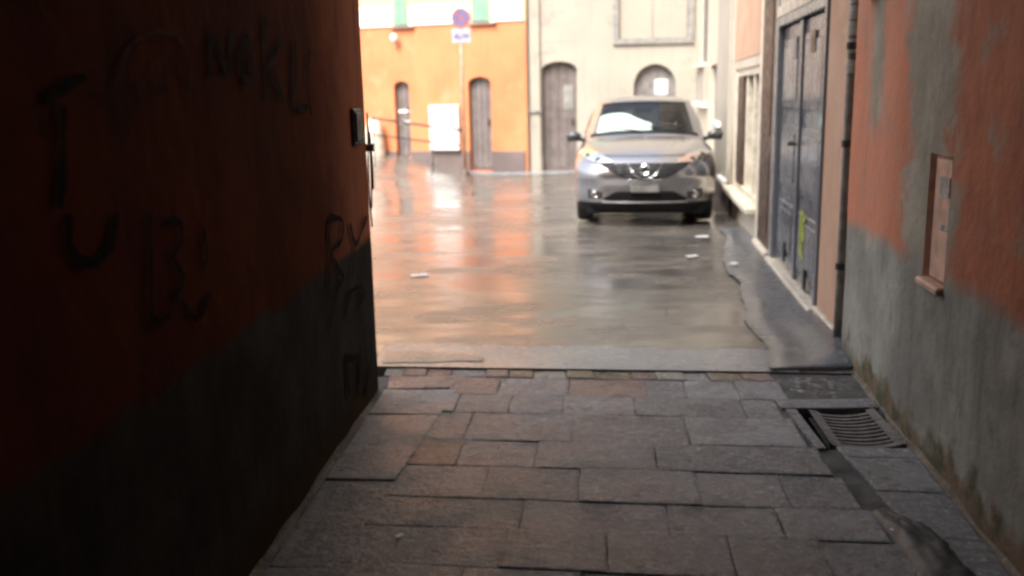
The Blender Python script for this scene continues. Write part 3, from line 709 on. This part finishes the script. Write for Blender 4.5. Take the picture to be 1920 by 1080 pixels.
m = M(TC); m.box(1.16, 1.36, -.124, -.118, 1.28, 1.78); nt = m.build('notice', 'greypaint', cd); 
ad = hdoor(TC, A2, ch, 'wide arched grey door half hidden behind the car', boards=5, mat='shut')
m = M(TC); m.box(3.07, 3.33, -.124, -.118, 1.55, 1.85); m.build('notice', 'whitepaint', ad)
m = M(TC); m.box(.46, .665, .0, .06, -.1, 9.0); m.build('pilaster', 'cream', ch, bevel=.01)
m = M(TC); m.box(.43, .68, .04, .10, 1.22, 1.28); m.build('pilaster_bracket', 'greypaint', ch, bevel=.004)
for a, b in ((.69-.02, A1[0]), (A1[1], A2[0]), (A2[1], 3.88)):
    m = M(TC); m.box(a, b, -.02, .022, -.2, .30); m.build('plinth', 'cream2', ch, bevel=.006)
wf = M(TC); wf.box(2.17, 2.29, -.05, .05, 2.56, 4.7).box(3.71, 3.83, -.05, .05, 2.56, 4.7).box(2.29, 3.71, -.05, .05, 2.56, 2.67).box(2.29, 3.71, -.05, .05, 4.6, 4.7)
wf = wf.build('window_frame', 'greypaint', ch, bevel=.006)
for a, b in ((2.295, 2.995), (3.005, 3.705)):
    m = M(TC); m.box(a, b, -.06, -.02, 2.675, 4.595); m.build('shutter', 'cream', wf, bevel=.008)
# low kerb along the houses
kb = M(); kb.prism
def kerb(x0, x1, f, name):
    m = M()
    m.grid(lambda x, v: (x, f(x)[1]-(.8+.1*nz(x, 0, 3))*(1-v), hgt(x, f(x)[1]-.8*(1-v))+.006+.006*v), lin(x0, x1, 30), lin(0, 1, 8))
    tag(m.build(name, 'strip', smooth=True), kind='structure')
kerb(-.9, .36, lambda x: TO(x, .03, 0), 'kerb'); kerb(.36, 2.6, lambda x: TC(x, .02, 0), 'kerb')

# ------------------------------------------------------------------ no parking sign, railing
sx, sy = -.90, 19.0
sp = empty('no_parking_sign', (sx, sy, 0), 'round no parking sign over a small tow away plate on brown pole', 'sign')
m = M(); m.tube([(sx, sy, hgt(sx, sy)-.1), (sx-.005, sy, 1.6), (sx+.0, sy, 3.26)], .038, 10); m.build('pole', simple('rusty_pole', (.42, .22, .14), .5, .1), sp, smooth=True)
m = M(); m.lathe([(.10, -.1), (.10, .02), (.05, .10), (.03, .14)], (sx, sy, hgt(sx, sy)), 12); m.build('pole_foot', 'brown', sp, smooth=True)
yd = sy-.04; zc = 3.09
m = M(); m.lathe([(.005, 0), (.19, 0), (.19, .012), (.005, .012)], (sx+.005, yd, zc), 32, 'y'); disc = m.build('sign_disc', 'signblue', sp)
m = M()
def ring(r0, r1, d, c): m.grid(lambda t, r: (c[0]+r*math.cos(t), c[1]-d, c[2]+r*math.sin(t)), lin(0, 2*math.pi, 37), [r0, r1])
ring(.150, .188, .004, (sx+.005, yd, zc))
cx_, cz_ = sx+.005, zc
k = .152*math.sqrt(.5); w = .024*math.sqrt(.5)
m.poly([(cx_-k-w, yd-.0045, cz_+k-w), (cx_-k+w, yd-.0045, cz_+k+w), (cx_+k+w, yd-.0045, cz_-k+w), (cx_+k-w, yd-.0045, cz_-k-w)])
m.build('red_ring', 'signred', disc)
m = M(); m.box(sx-.175, sx+.185, yd, yd+.012, 2.62, 2.88); pt = m.build('tow_plate', simple('hazed_plate', (.42, .40, .48), .5), sp, bevel=.004)  # plate dulled by the same lens haze put into its colour
m = M(); yy = yd-.004                                           # tow-truck pictogram
m.poly([(sx-.13, yy, 2.70), (sx+.02, yy, 2.70), (sx+.02, yy, 2.73), (sx-.13, yy, 2.73)]).poly([(sx-.13, yy, 2.73), (sx-.06, yy, 2.73), (sx-.07, yy, 2.79), (sx-.12, yy, 2.79)])
m.poly([(sx-.01, yy, 2.73), (sx+.0, yy, 2.73), (sx+.07, yy, 2.81), (sx+.06, yy, 2.82)]).poly([(sx+.04, yy, 2.715), (sx+.15, yy, 2.745), (sx+.15, yy, 2.78), (sx+.05, yy, 2.75)])
for q in (-.10, -.02, .07, .13):
    m.poly([(sx+q+.018*math.cos(t), yy-.0004, 2.69+(.02 if q > .03 else 0)+.018*math.sin(t)) for t in lin(0, 2*math.pi*11/12, 12)])
m.build('tow_pictogram', 'signblue', pt)
rl = empty('railing', (-1.8, 19.0, 0), 'thin dark two bar handrail sloping up the ramp left of the sign pole', 'railing')
m = M(); m.tube([(x, 19.0, .90+(-.88-x)*.158) for x in lin(-.88, -2.75, 8)], .022, 8); m.build('rail', 'iron', rl, smooth=True)
m = M(); m.tube([(x, 19.0, .60+(-.9-x)*.145) for x in lin(-1.0, -2.75, 8)], .016, 8); m.build('rail', 'iron', rl, smooth=True)
for x in (-1.55, -2.72):
    m = M(); m.tube([(x, 19.0, hgt(x, 19)-.05), (x, 19.0, .90+(-.88-x)*.158)], .016, 8); m.build('post', 'castiron', rl, smooth=True)

# ------------------------------------------------------------------ drain grate
gr = empty('drain_grate', (1.61, 4.2, 0), 'worn iron drain grate with curved slots set by the right wall', 'grate')
def gx_(u, v):   # u 0..1 across, v 0..1 near to far
    xl, xr = 1.427+.045*v, 1.764+.036*v
    return xl+(xr-xl)*u, 3.97+v*.486-.0*u
m = M().box(1.38, 1.80, 3.95, 4.47, -.30, -.27); 
m.box(1.375, 1.385, 3.95, 4.47, -.3, -.03).box(1.80, 1.81, 3.95, 4.47, -.3, -.03)
m.build('pit', 'pit', gr)
def sag(u): return -.014*math.sin(math.pi*u)
def bar(v0, v1, u0=0., u1=1., top=.0, th=.03):
    m = M(); n = 10; us = lin(u0, u1, n)
    def p(u, v, z): x, y = gx_(u, v); return (x, y - .02*math.sin(math.pi*u), top+z+sag(u))
    for a, b in (((v0, 0), (v1, 0)), ((v1, 0), (v1, -th)), ((v1, -th), (v0, -th)), ((v0, -th), (v0, 0))):
        m.grid(lambda u, k: p(u, *(a if k == 0 else b)), us, [0, 1])
    return m
for k in range(9):
    v = .12+k*.095
    bar(v, v+.05, .13, .87).build('bar', 'castiron', gr, merge=1e-4)
for (u0, u1) in ((0, .14), (.86, 1.0)):
    bar(.03, .99, u0, u1, .003, .04).build('grate_side', 'castiron', gr, merge=1e-4)
bar(.0, .075, 0, 1, .002, .04).build('grate_end', 'castiron', gr, merge=1e-4)
for (x0, x1, y0, y1) in ((1.343, 1.385, 3.93, 4.47), (1.815, 1.845, 4.0, 4.47)):
    slab('kerb_stone', [(x0, y0), (x1, y0), (x1+.03, y1), (x0+.02, y1)], 'slab', .004)

# ------------------------------------------------------------------ litter
def scrap(x, y, z, s, label, ry_=0, mat='paper'):
    m = M(); n = 5
    m.grid(lambda u, v: (x+s*(u-.5)*1.6*math.cos(ry_)-s*(v-.5)*math.sin(ry_), y+s*(u-.5)*1.6*math.sin(ry_)+s*(v-.5)*math.cos(ry_), z+.006+.12*s*abs(nz(u*3+x, v*3+y, 2))), lin(0, 1, n), lin(0, 1, n))
    o = m.build('paper_scrap', mat); tag(o, label, 'litter', 'scraps of litter on the ground')
scrap(-.834, 8.316, -.012, .10, 'largest white paper scrap lying alone left of centre on the wet street', .3)
scrap(2.10, 10.16, .01, .085, 'white scrap on the street just in front of the car near the window wall')
scrap(1.76, 8.98, .0, .075, 'thin pale scrap on the street midway between car and asphalt patch', .4)
scrap(2.02, 8.34, .035, .065, 'tiny white scrap on the asphalt patch near the brown door threshold', .9)
scrap(1.37, 3.13, .0, .022, 'tiny white scrap in the dark dirt of the gutter', .5)
scrap(-.43, 3.16, .0, .02, 'tiny pale scrap on the paving near the left wall', .8)

# ------------------------------------------------------------------ the car
CAR = empty('parked_car', (1.585, 10.97, 0), 'silver hatchback with wet bonnet parked facing the passage beside the right hand building', 'car')
CAR.rotation_euler = (0, 0, R(-7.4)); CAR_M = Matrix.Translation((1.585, 10.97, 0)) @ Matrix.Rotation(R(-7.4), 4, 'Z')
paint = Mat('silver_car_paint', .24, (.37, .36, .375), .88); paint.set('Coat Weight', .8); paint.set('Coat Roughness', .04)
paint = paint.m
chrome = simple('chrome', (.75, .75, .76), .12, 1, var=.05)
tyre = simple('tyre_rubber', (.02, .02, .02), .7); rimm = simple('alloy_wheel', (.45, .45, .46), .3, .9)
wglass = glass('tinted_windscreen', (.80, .90, .86)); sglass = glass('side_window_glass', (.12, .14, .14)); lglass = glass('lamp_glass', (.92, .92, .92))
mirm = simple('dark_mirror_shell', (.05, .05, .055), .25)
seatm = simple('dark_seat_cloth', (.035, .035, .04), .85); dash = simple('dashboard_plastic', (.04, .042, .045), .6)
lampm = simple('headlamp_reflector', (.33, .30, .285), .3, .3, var=.2, scale=40); fogm = simple('fog_recess', (.05, .045, .045), .5)
PROF = [  # y, z, half width, sweep back at the side, side drop, from bumper lip over the roof to the tail
 (.20, .19, .78, .36, 0), (.125, .26, .82, .38, 0), (.08, .36, .84, .40, 0), (.045, .50, .845, .42, 0), (.0, .615, .85, .44, 0), (.045, .73, .838, .42, 0),
 (.16, .83, .81, .38, .0), (.36, .915, .775, .31, .045), (.65, .985, .765, .25, .06), (.95, 1.04, .745, .20, .065), (1.03, 1.065, .735, .20, .06),
 (1.38, 1.268, .68, .17, .05), (1.75, 1.468, .62, .14, .045), (1.92, 1.51, .605, .10, .045), (2.5, 1.54, .605, .04, .05), (3.2, 1.50, .60, 0, .05),
 (3.68, 1.41, .58, -.02, .05), (3.95, 1.06, .66, -.10, .03), (4.06, .86, .75, -.17, 0), (4.10, .6, .80, -.25, 0), (4.08, .3, .80, -.25, 0)]
def prof(u):
    n = len(PROF)-1; i = min(int(u), n-1); t = u-i
    P0, P1, P2, P3 = (PROF[max(i-1, 0)], PROF[i], PROF[i+1], PROF[min(i+2, n)])
    out = []
    for a, b, c, d in zip(P0, P1, P2, P3):
        out.append(.5*((2*b)+(c-a)*t+(2*a-5*b+4*c-d)*t*t+(3*b-a-3*c+d)*t**3)) if (c-b)*(b-a) >= 0 or (d-c)*(c-b) >= 0 else out.append(b+(c-b)*t)
    return out
def shell(u, v):
    y, z, w, bow, drop = prof(u); t = abs(v)
    return Vector((w*v, y + bow*(.5*t*t+.5*t**7), z - drop*(.6*t*t+.4*t**6)))
def sn(u, v, d):
    e = .02; a = shell(min(u+e, 20), v)-shell(max(u-e, 0), v); b = shell(u, min(v+e, 1))-shell(u, max(v-e, -1))
    n = b.cross(a); n.normalize()
    if n.y > .3 and u < 6: n = -n
    if u >= 6 and n.z < 0 and u < 17: n = -n
    if u < 6 and n.y > 0: n = -n
    return shell(u, v) + n*d
def u_of_z(z):
    lo, hi = 0., 9.
    for _ in range(40):
        mid = (lo+hi)/2
        if prof(mid)[1] < z: lo = mid
        else: hi = mid
    return lo
def drape(poly_lo, poly_hi, xs, d, nz_=6):
    """patch on the nose between two curves z_lo(x), z_hi(x), lifted d off the paint"""
    m = M()
    def f(x, k):
        z = poly_lo(x) + (poly_hi(x)-poly_lo(x))*k; u = u_of_z(z); w = prof(u)[2]
        return tuple(sn(u, max(-1, min(1, x/w)), d))
    m.grid(f, xs, lin(0, 1, nz_))
    # rim back to the paint
    def g(x, k, e): z = poly_lo(x) + (poly_hi(x)-poly_lo(x))*k; u = u_of_z(z); return tuple(sn(u, max(-1, min(1, x/prof(u)[2])), e))
    for k in (0., 1.): m.grid(lambda x, q: g(x, k, d if q == 0 else -.01), xs, [0, 1])
    for x in (xs[0], xs[-1]): m.grid(lambda k, q: g(x, k, d if q == 0 else -.01), lin(0, 1, nz_), [0, 1])
    return m
def pw(*pts):
    def f(x):
        for (a, b), (c, d) in zip(pts, pts[1:]):
            if x <= c: return b+(d-b)*max(0, min(1, (x-a)/(c-a) if c != a else 0))
        return pts[-1][1]
    return f
def cbuild(m, name, mat, parent=None, **k):
    """build in the car's own coordinates"""
    me_parent = parent
    o = m.build(name, mat, None, **k); o.parent = me_parent or CAR
    return o
# --- body shell with windscreen and rear window cut out
US = [k*.25 for k in range(81)]; VS = lin(-1, 1, 33)
def cut(i, j):
    u = (US[i]+US[i+1])/2; v = (VS[j]+VS[j+1])/2
    return (10.2 < u < 11.95 and abs(v) < .9) or (16.2 < u < 16.9 and abs(v) < .8)
b = M(); b.grid(lambda u, v: tuple(shell(u, v)), US, VS, cut)
# --- sides
def zlow(y):
    z = .22
    for c in (.84, 3.42):
        d = abs(y-c)
        if d < .37: z = max(z, .31 + math.sqrt(max(0, .37**2-d*d)) - .0)
    return z
def top_edge(s):
    """s 0..1: along the bonnet edge (u 6..10) then the belt line back to the tail (u 18)"""
    if s < .3: return shell(6+4*s/.3, 1)
    t = (s-.3)/.7; a = shell(10, 1); e = shell(18, 1)
    y = a.y+(e.y-a.y)*t
    return Vector((.735+.065*sm(0, .25, t)-.03*sm(.8, 1, t)+(e.x-.77)*sm(.85, 1, t), y, a.z+(.05*t)+(e.z-a.z-.05)*sm(.88, 1, t)))
SIDE_S = lin(0, 1, 90); TS_ = lin(0, 1, 13)
for sg in (1, -1):
    def side(s, t):
        T = top_edge(s); zl = zlow(T.y)
        z = T.z + (zl-T.z)*t
        full = .848 - .03*sm(.6, 1, t)*(1) 
        x = T.x + (full-T.x)*(1-(1-min(1, t/.35))**2.2)
        p = Vector((x, T.y, z))
        if s < .10:
            q = shell(6-6*t, 1); p = q.lerp(p, sm(0, .10, s))
        if s > .93:
            q = shell(18+2*t, 1); p = p.lerp(q, sm(.93, 1, s))
        return (sg*p.x, p.y, p.z)
    b.grid(side, SIDE_S, TS_)
    # pillars and roof rail strip: shell edge (u 10..18) down to the belt line
    def strip_(u, k):
        P0 = shell(u, 1); t = (P0.y-shell(10, 1).y)/(shell(18, 1).y-shell(10, 1).y); B0 = top_edge(.3+.7*max(0, min(1, t)))
        p = P0.lerp(B0, k); return (sg*(p.x+.03*math.sin(math.pi*k)), p.y, p.z)
    UU = [10+.25*k for k in range(33)]; KK = lin(0, 1, 7)
    b.grid(strip_, UU, KK, lambda i, j: 11.0 <= UU[i] < 15.9 and 1 <= j <= 4)
    gm = M(); gm.grid(lambda u, k: (lambda p: (p[0]-sg*.004, p[1], p[2]))(strip_(u, k)), [11+.25*k for k in range(21)], lin(1/6, 5/6, 5))
    cbuild(gm, 'side_window', sglass, smooth=True)
body = cbuild(b, 'body', paint, smooth=True, merge=.002)
# --- glass
ws = M(); ws.grid(lambda u, v: tuple(sn(u, v, -.004)), lin(10.15, 12.0, 14), lin(-.92, .92, 25))
wso = cbuild(ws, 'windscreen', wglass, smooth=True)
rw = M(); rw.grid(lambda u, v: tuple(shell(u, v)), lin(16.2, 16.95, 6), lin(-.8, .8, 11)); cbuild(rw, 'rear_window', sglass, smooth=True)
# black surround of the windscreen, wipers
fr = M()
for (u0, u1, v0, v1) in ((10.02, 10.28, -.94, .94), (11.9, 12.0, -.9, .9)):
    fr.grid(lambda u, v: tuple(sn(u, v, .003)), lin(u0, u1, 3), lin(v0, v1, 21))
cbuild(fr, 'windscreen_border', 'black', wso, smooth=True)
for (v0, v1, uu) in ((-.75, .0, 10.55), (.05, .72, 10.45)):
    m = M(); m.tube([sn(10.15+(uu-10.15)*k, v1+(v0-v1)*k, .015) for k in lin(0, 1, 8)], .009, 6); cbuild(m, 'wiper', 'black')
# --- bonnet shut line
m = M(); m.tube([sn(6.15+.15*abs(v)**3, v, .001) for v in lin(-.72, .72, 30)], .005, 5); cbuild(m, 'bonnet_gap', 'black')
# --- grille, emblem, lower intake, plate
gl_lo = pw((-.52, .745), (-.42, .68), (-.25, .60), (0, .575), (.25, .60), (.42, .68), (.52, .745)); gl_hi = pw((-.52, .755), (-.3, .762), (0, .765), (.3, .762), (.52, .755))
gm = drape(gl_lo, gl_hi, lin(-.51, .51, 25), .006); gri = cbuild(gm, 'grille', 'black')
m = M()
for z in (.62, .655, .69, .725):
    xs = [x for x in lin(-.44, .44, 33) if gl_lo(x)+.01 < z]
    if len(xs) > 2: m.tube([sn(u_of_z(z), x/prof(u_of_z(z))[2], .010) for x in xs], .006, 5)
cbuild(m, 'grille_bars', dash, gri)
m = M()
m.tube([sn(u_of_z(gl_lo(x)-.008), x/prof(u_of_z(gl_lo(x)-.008))[2], .008) for x in lin(-.20, .20, 15)], .006, 6)
for sg in (-1, 1): m.tube([sn(u_of_z(z), sg*x/prof(u_of_z(z))[2], .014) for x, z in ((.20, .755), (.13, .64), (.07, .60), (.0, .592))], .007, 6)
cbuild(m, 'grille_chrome', chrome, gri, smooth=True)
e0 = sn(u_of_z(.685), 0, .022)
m = M(); ang = lin(0, 2*math.pi, 25)
m.tube([(e0.x+.052*math.cos(t), e0.y, e0.z+.052*math.sin(t)) for t in ang], .010, 6); m.box(e0.x-.072, e0.x+.072, e0.y-.010, e0.y+.008, e0.z-.012, e0.z+.012)
cbuild(m, 'emblem', chrome, gri, smooth=False)
in_lo = pw((-.50, .335), (-.44, .315), (.44, .315), (.50, .335)); in_hi = pw((-.50, .345), (-.34, .432), (.34, .432), (.50, .345))
cbuild(drape(in_lo, in_hi, lin(-.495, .495, 23), .005), 'lower_intake', 'black')
m = M(); m.tube([sn(u_of_z(.30), x/.83, .008) for x in lin(-.50, .50, 21)], .007, 6); cbuild(m, 'bumper_strip', simple('satin_trim', (.35, .34, .34), .4, .6), smooth=True)
cbuild(drape(lambda x: .192, lambda x: .29, lin(-.80, .80, 25), .008), 'bumper_lip', 'black')
p0 = sn(u_of_z(.47), 0, .012)
m = M(); m.box(-.165, .165, p0.y-.012, p0.y+.03, .425, .53); cbuild(m, 'number_plate', simple('dull_plate', (.22, .215, .20), .5), bevel=.006)
# --- white sunshade propped behind the windscreen
m = M(); m.grid(lambda u, v: tuple(sn(10.25+u*(1.25-.75*max(0, v-.55)/.45*(1-.3*u) + .12*math.sin(v*5))*.85, -.90+1.04*v, -.035)), lin(0, 1, 9), lin(0, 1, 15))
shade = cbuild(m, 'sunshade', 'paper', smooth=True); shade.parent = None; shade.matrix_world = CAR_M
tag(shade, 'white sunshade sheet propped behind the lower left of the car windscreen', 'sunshade')
# --- lamps
for sg in (-1, 1):
    hlo = pw((.38, .765), (.55, .765), (.68, .795), (.80, .86)); hhi = pw((.38, .778), (.55, .86), (.68, .915), (.80, .945))
    X = lin(.39, .80, 14)
    f_lo, f_hi = (lambda x: hlo(abs(x))), (lambda x: hhi(abs(x)))
    hd = cbuild(drape(f_lo, f_hi, [sg*x for x in X], .004), 'headlight', lampm, smooth=True)
    for x, z, r in ((.55, .785, .040), (.68, .838, .034)):
        u = u_of_z(z); c = sn(u, sg*x/prof(u)[2], .006)
        m = M(); m.lathe([(r, .0), (r*1.02, -.012), (r*.72, -.014), (r*.6, -.004), (.002, -.010)], tuple(c), 14, 'y'); cbuild(m, 'reflector', fogm if r > .03 else chrome, hd, smooth=True)
    cbuild(drape(lambda x: f_lo(x)-.003, lambda x: f_hi(x)+.003, [sg*x for x in lin(.382, .81, 14)], .022), 'lamp_cover', lglass, hd, smooth=True)
    m = M(); rimp = [(x, f_lo(x)) for x in X] + [(x, f_hi(x)) for x in X[::-1]]; rimp.append(rimp[0])
    m.tube([sn(u_of_z(z), sg*x/prof(u_of_z(z))[2], .012) for x, z in rimp], .011, 6); cbuild(m, 'lamp_rim', chrome, hd, smooth=True)
    fg = cbuild(drape(pw((-.70, .34), (-.5, .335), (.5, .335), (.70, .34)), pw((-.70, .46), (-.49, .42), (.49, .42), (.70, .46)), [sg*x for x in lin(.50, .68, 7)], .005), 'fog_lamp_recess', fogm)
    c = sn(u_of_z(.39), sg*.585/.84, .006)
    m = M(); m.lathe([(.045, .01), (.045, -.012), (.036, -.016), (.03, -.004), (.002, -.008)], tuple(c), 14, 'y'); cbuild(m, 'fog_lamp', chrome, fg, smooth=True)
    # mirror
    m = M(); cx, cy_, cz = sg*.915, 1.36, 1.035
    m.grid(lambda a, t: (cx+.105*math.sin(a)*math.cos(t), cy_-.05*math.sin(a)*math.sin(t) if math.sin(t) > 0 else cy_-.015*math.sin(a)*math.sin(t), cz+.062*math.cos(a)), lin(0, math.pi, 9), lin(0, 2*math.pi, 17))
    mi = cbuild(m, 'door_mirror', mirm, smooth=True, merge=1e-4)
    m = M(); m.tube([(sg*.77, 1.37, .98), (sg*.84, 1.37, .995), (sg*.89, 1.365, 1.01)], [.03, .022, .025], 8); m.box(cx-.085, cx+.085, cy_-.035, cy_+.012, cz-.064, cz-.030); cbuild(m, 'mirror_base', 'black', mi)
    # door handles and shut lines
    for y in (2.15, 3.0):
        m = M(); m.box(min(sg*.845, sg*.868), max(sg*.845, sg*.868), y, y+.17, .86, .885); cbuild(m, 'door_handle', paint, bevel=.005)
    m = M()
    for y in (1.45, 2.35, 3.1): m.box(min(sg*.843, sg*.8495), max(sg*.843, sg*.8495), y, y+.008, .33, .88)
    cbuild(m, 'door_gap', 'black')['kind'] = 'stuff'
# --- wheels
for wy in (.84, 3.42):
    for sg in (-1, 1):
        c = (sg*.735, wy, .31)
        w = M(); w.lathe([(.20, -.095), (.28, -.10), (.305, -.085), (.312, -.05), (.312, .05), (.305, .085), (.28, .10), (.20, .095)], c, 28, 'x'); wh = cbuild(w, 'wheel', tyre, smooth=True)
        m = M(); m.lathe([(.215, -.07), (.215, .07)], c, 24, 'x')
        for k in range(7):
            t = 2*math.pi*k/7
            m.tube([(c[0]+sg*.075, wy+.05*math.cos(t), .31+.05*math.sin(t)), (c[0]+sg*.085, wy+.20*math.cos(t), .31+.20*math.sin(t))], .02, 6)
        m.lathe([(.06, .05*sg), (.06, .085*sg), (.03, .09*sg)], c, 14, 'x'); cbuild(m, 'rim', rimm, wh)
# --- underside, cabin
m = M(); m.box(-.70, .70, .30, 3.9, .15, .30); m.box(-.6, .6, 1.05, 3.9, .30, .55)
for sg in (-1, 1): m.box(min(sg*.50, sg*.62), max(sg*.50, sg*.62), .45, 1.22, .2, .74); m.box(min(sg*.50, sg*.62), max(sg*.50, sg*.62), 3.0, 3.85, .2, .74)
cbuild(m, 'underbody', 'black')
m = M(); m.grid(lambda x, k: (x, (1.10, 1.24, 1.55, 1.66, 1.66)[k], (.985, 1.02, 1.02, .95, .5)[k]-.05*abs(x)**2), lin(-.66, .66, 9), [0, 1, 2, 3, 4]); ds_ = cbuild(m, 'dashboard', dash, smooth=False)
m = M(); m.tube([(.34+.18*math.cos(t), 1.80+.05*math.sin(t), .93+.17*math.sin(t)) for t in lin(0, 2*math.pi, 21)], .015, 6); m.box(.20, .48, 1.79, 1.81, .91, .95); cbuild(m, 'steering_wheel', 'black', ds_)
for sx_ in (-.36, .36):
    m = M(); m.box(sx_-.24, sx_+.24, 2.0, 2.5, .45, .60); m.box(sx_-.23, sx_+.23, 2.42, 2.58, .58, 1.12)
    se = cbuild(m, 'seat', seatm, bevel=.05, seg=2)
    m = M(); m.box(sx_-.13, sx_+.13, 2.46, 2.56, 1.16, 1.34); cbuild(m, 'headrest', seatm, se, bevel=.04, seg=2)
m = M(); m.box(-.6, .6, 3.05, 3.5, .45, .62); m.box(-.6, .6, 3.4, 3.55, .6, 1.08); cbuild(m, 'rear_seat', seatm, bevel=.05, seg=2)
m = M(); m.box(-.11, .11, 1.80, 1.83, 1.32, 1.38); cbuild(m, 'rear_view_mirror', 'black', bevel=.01)
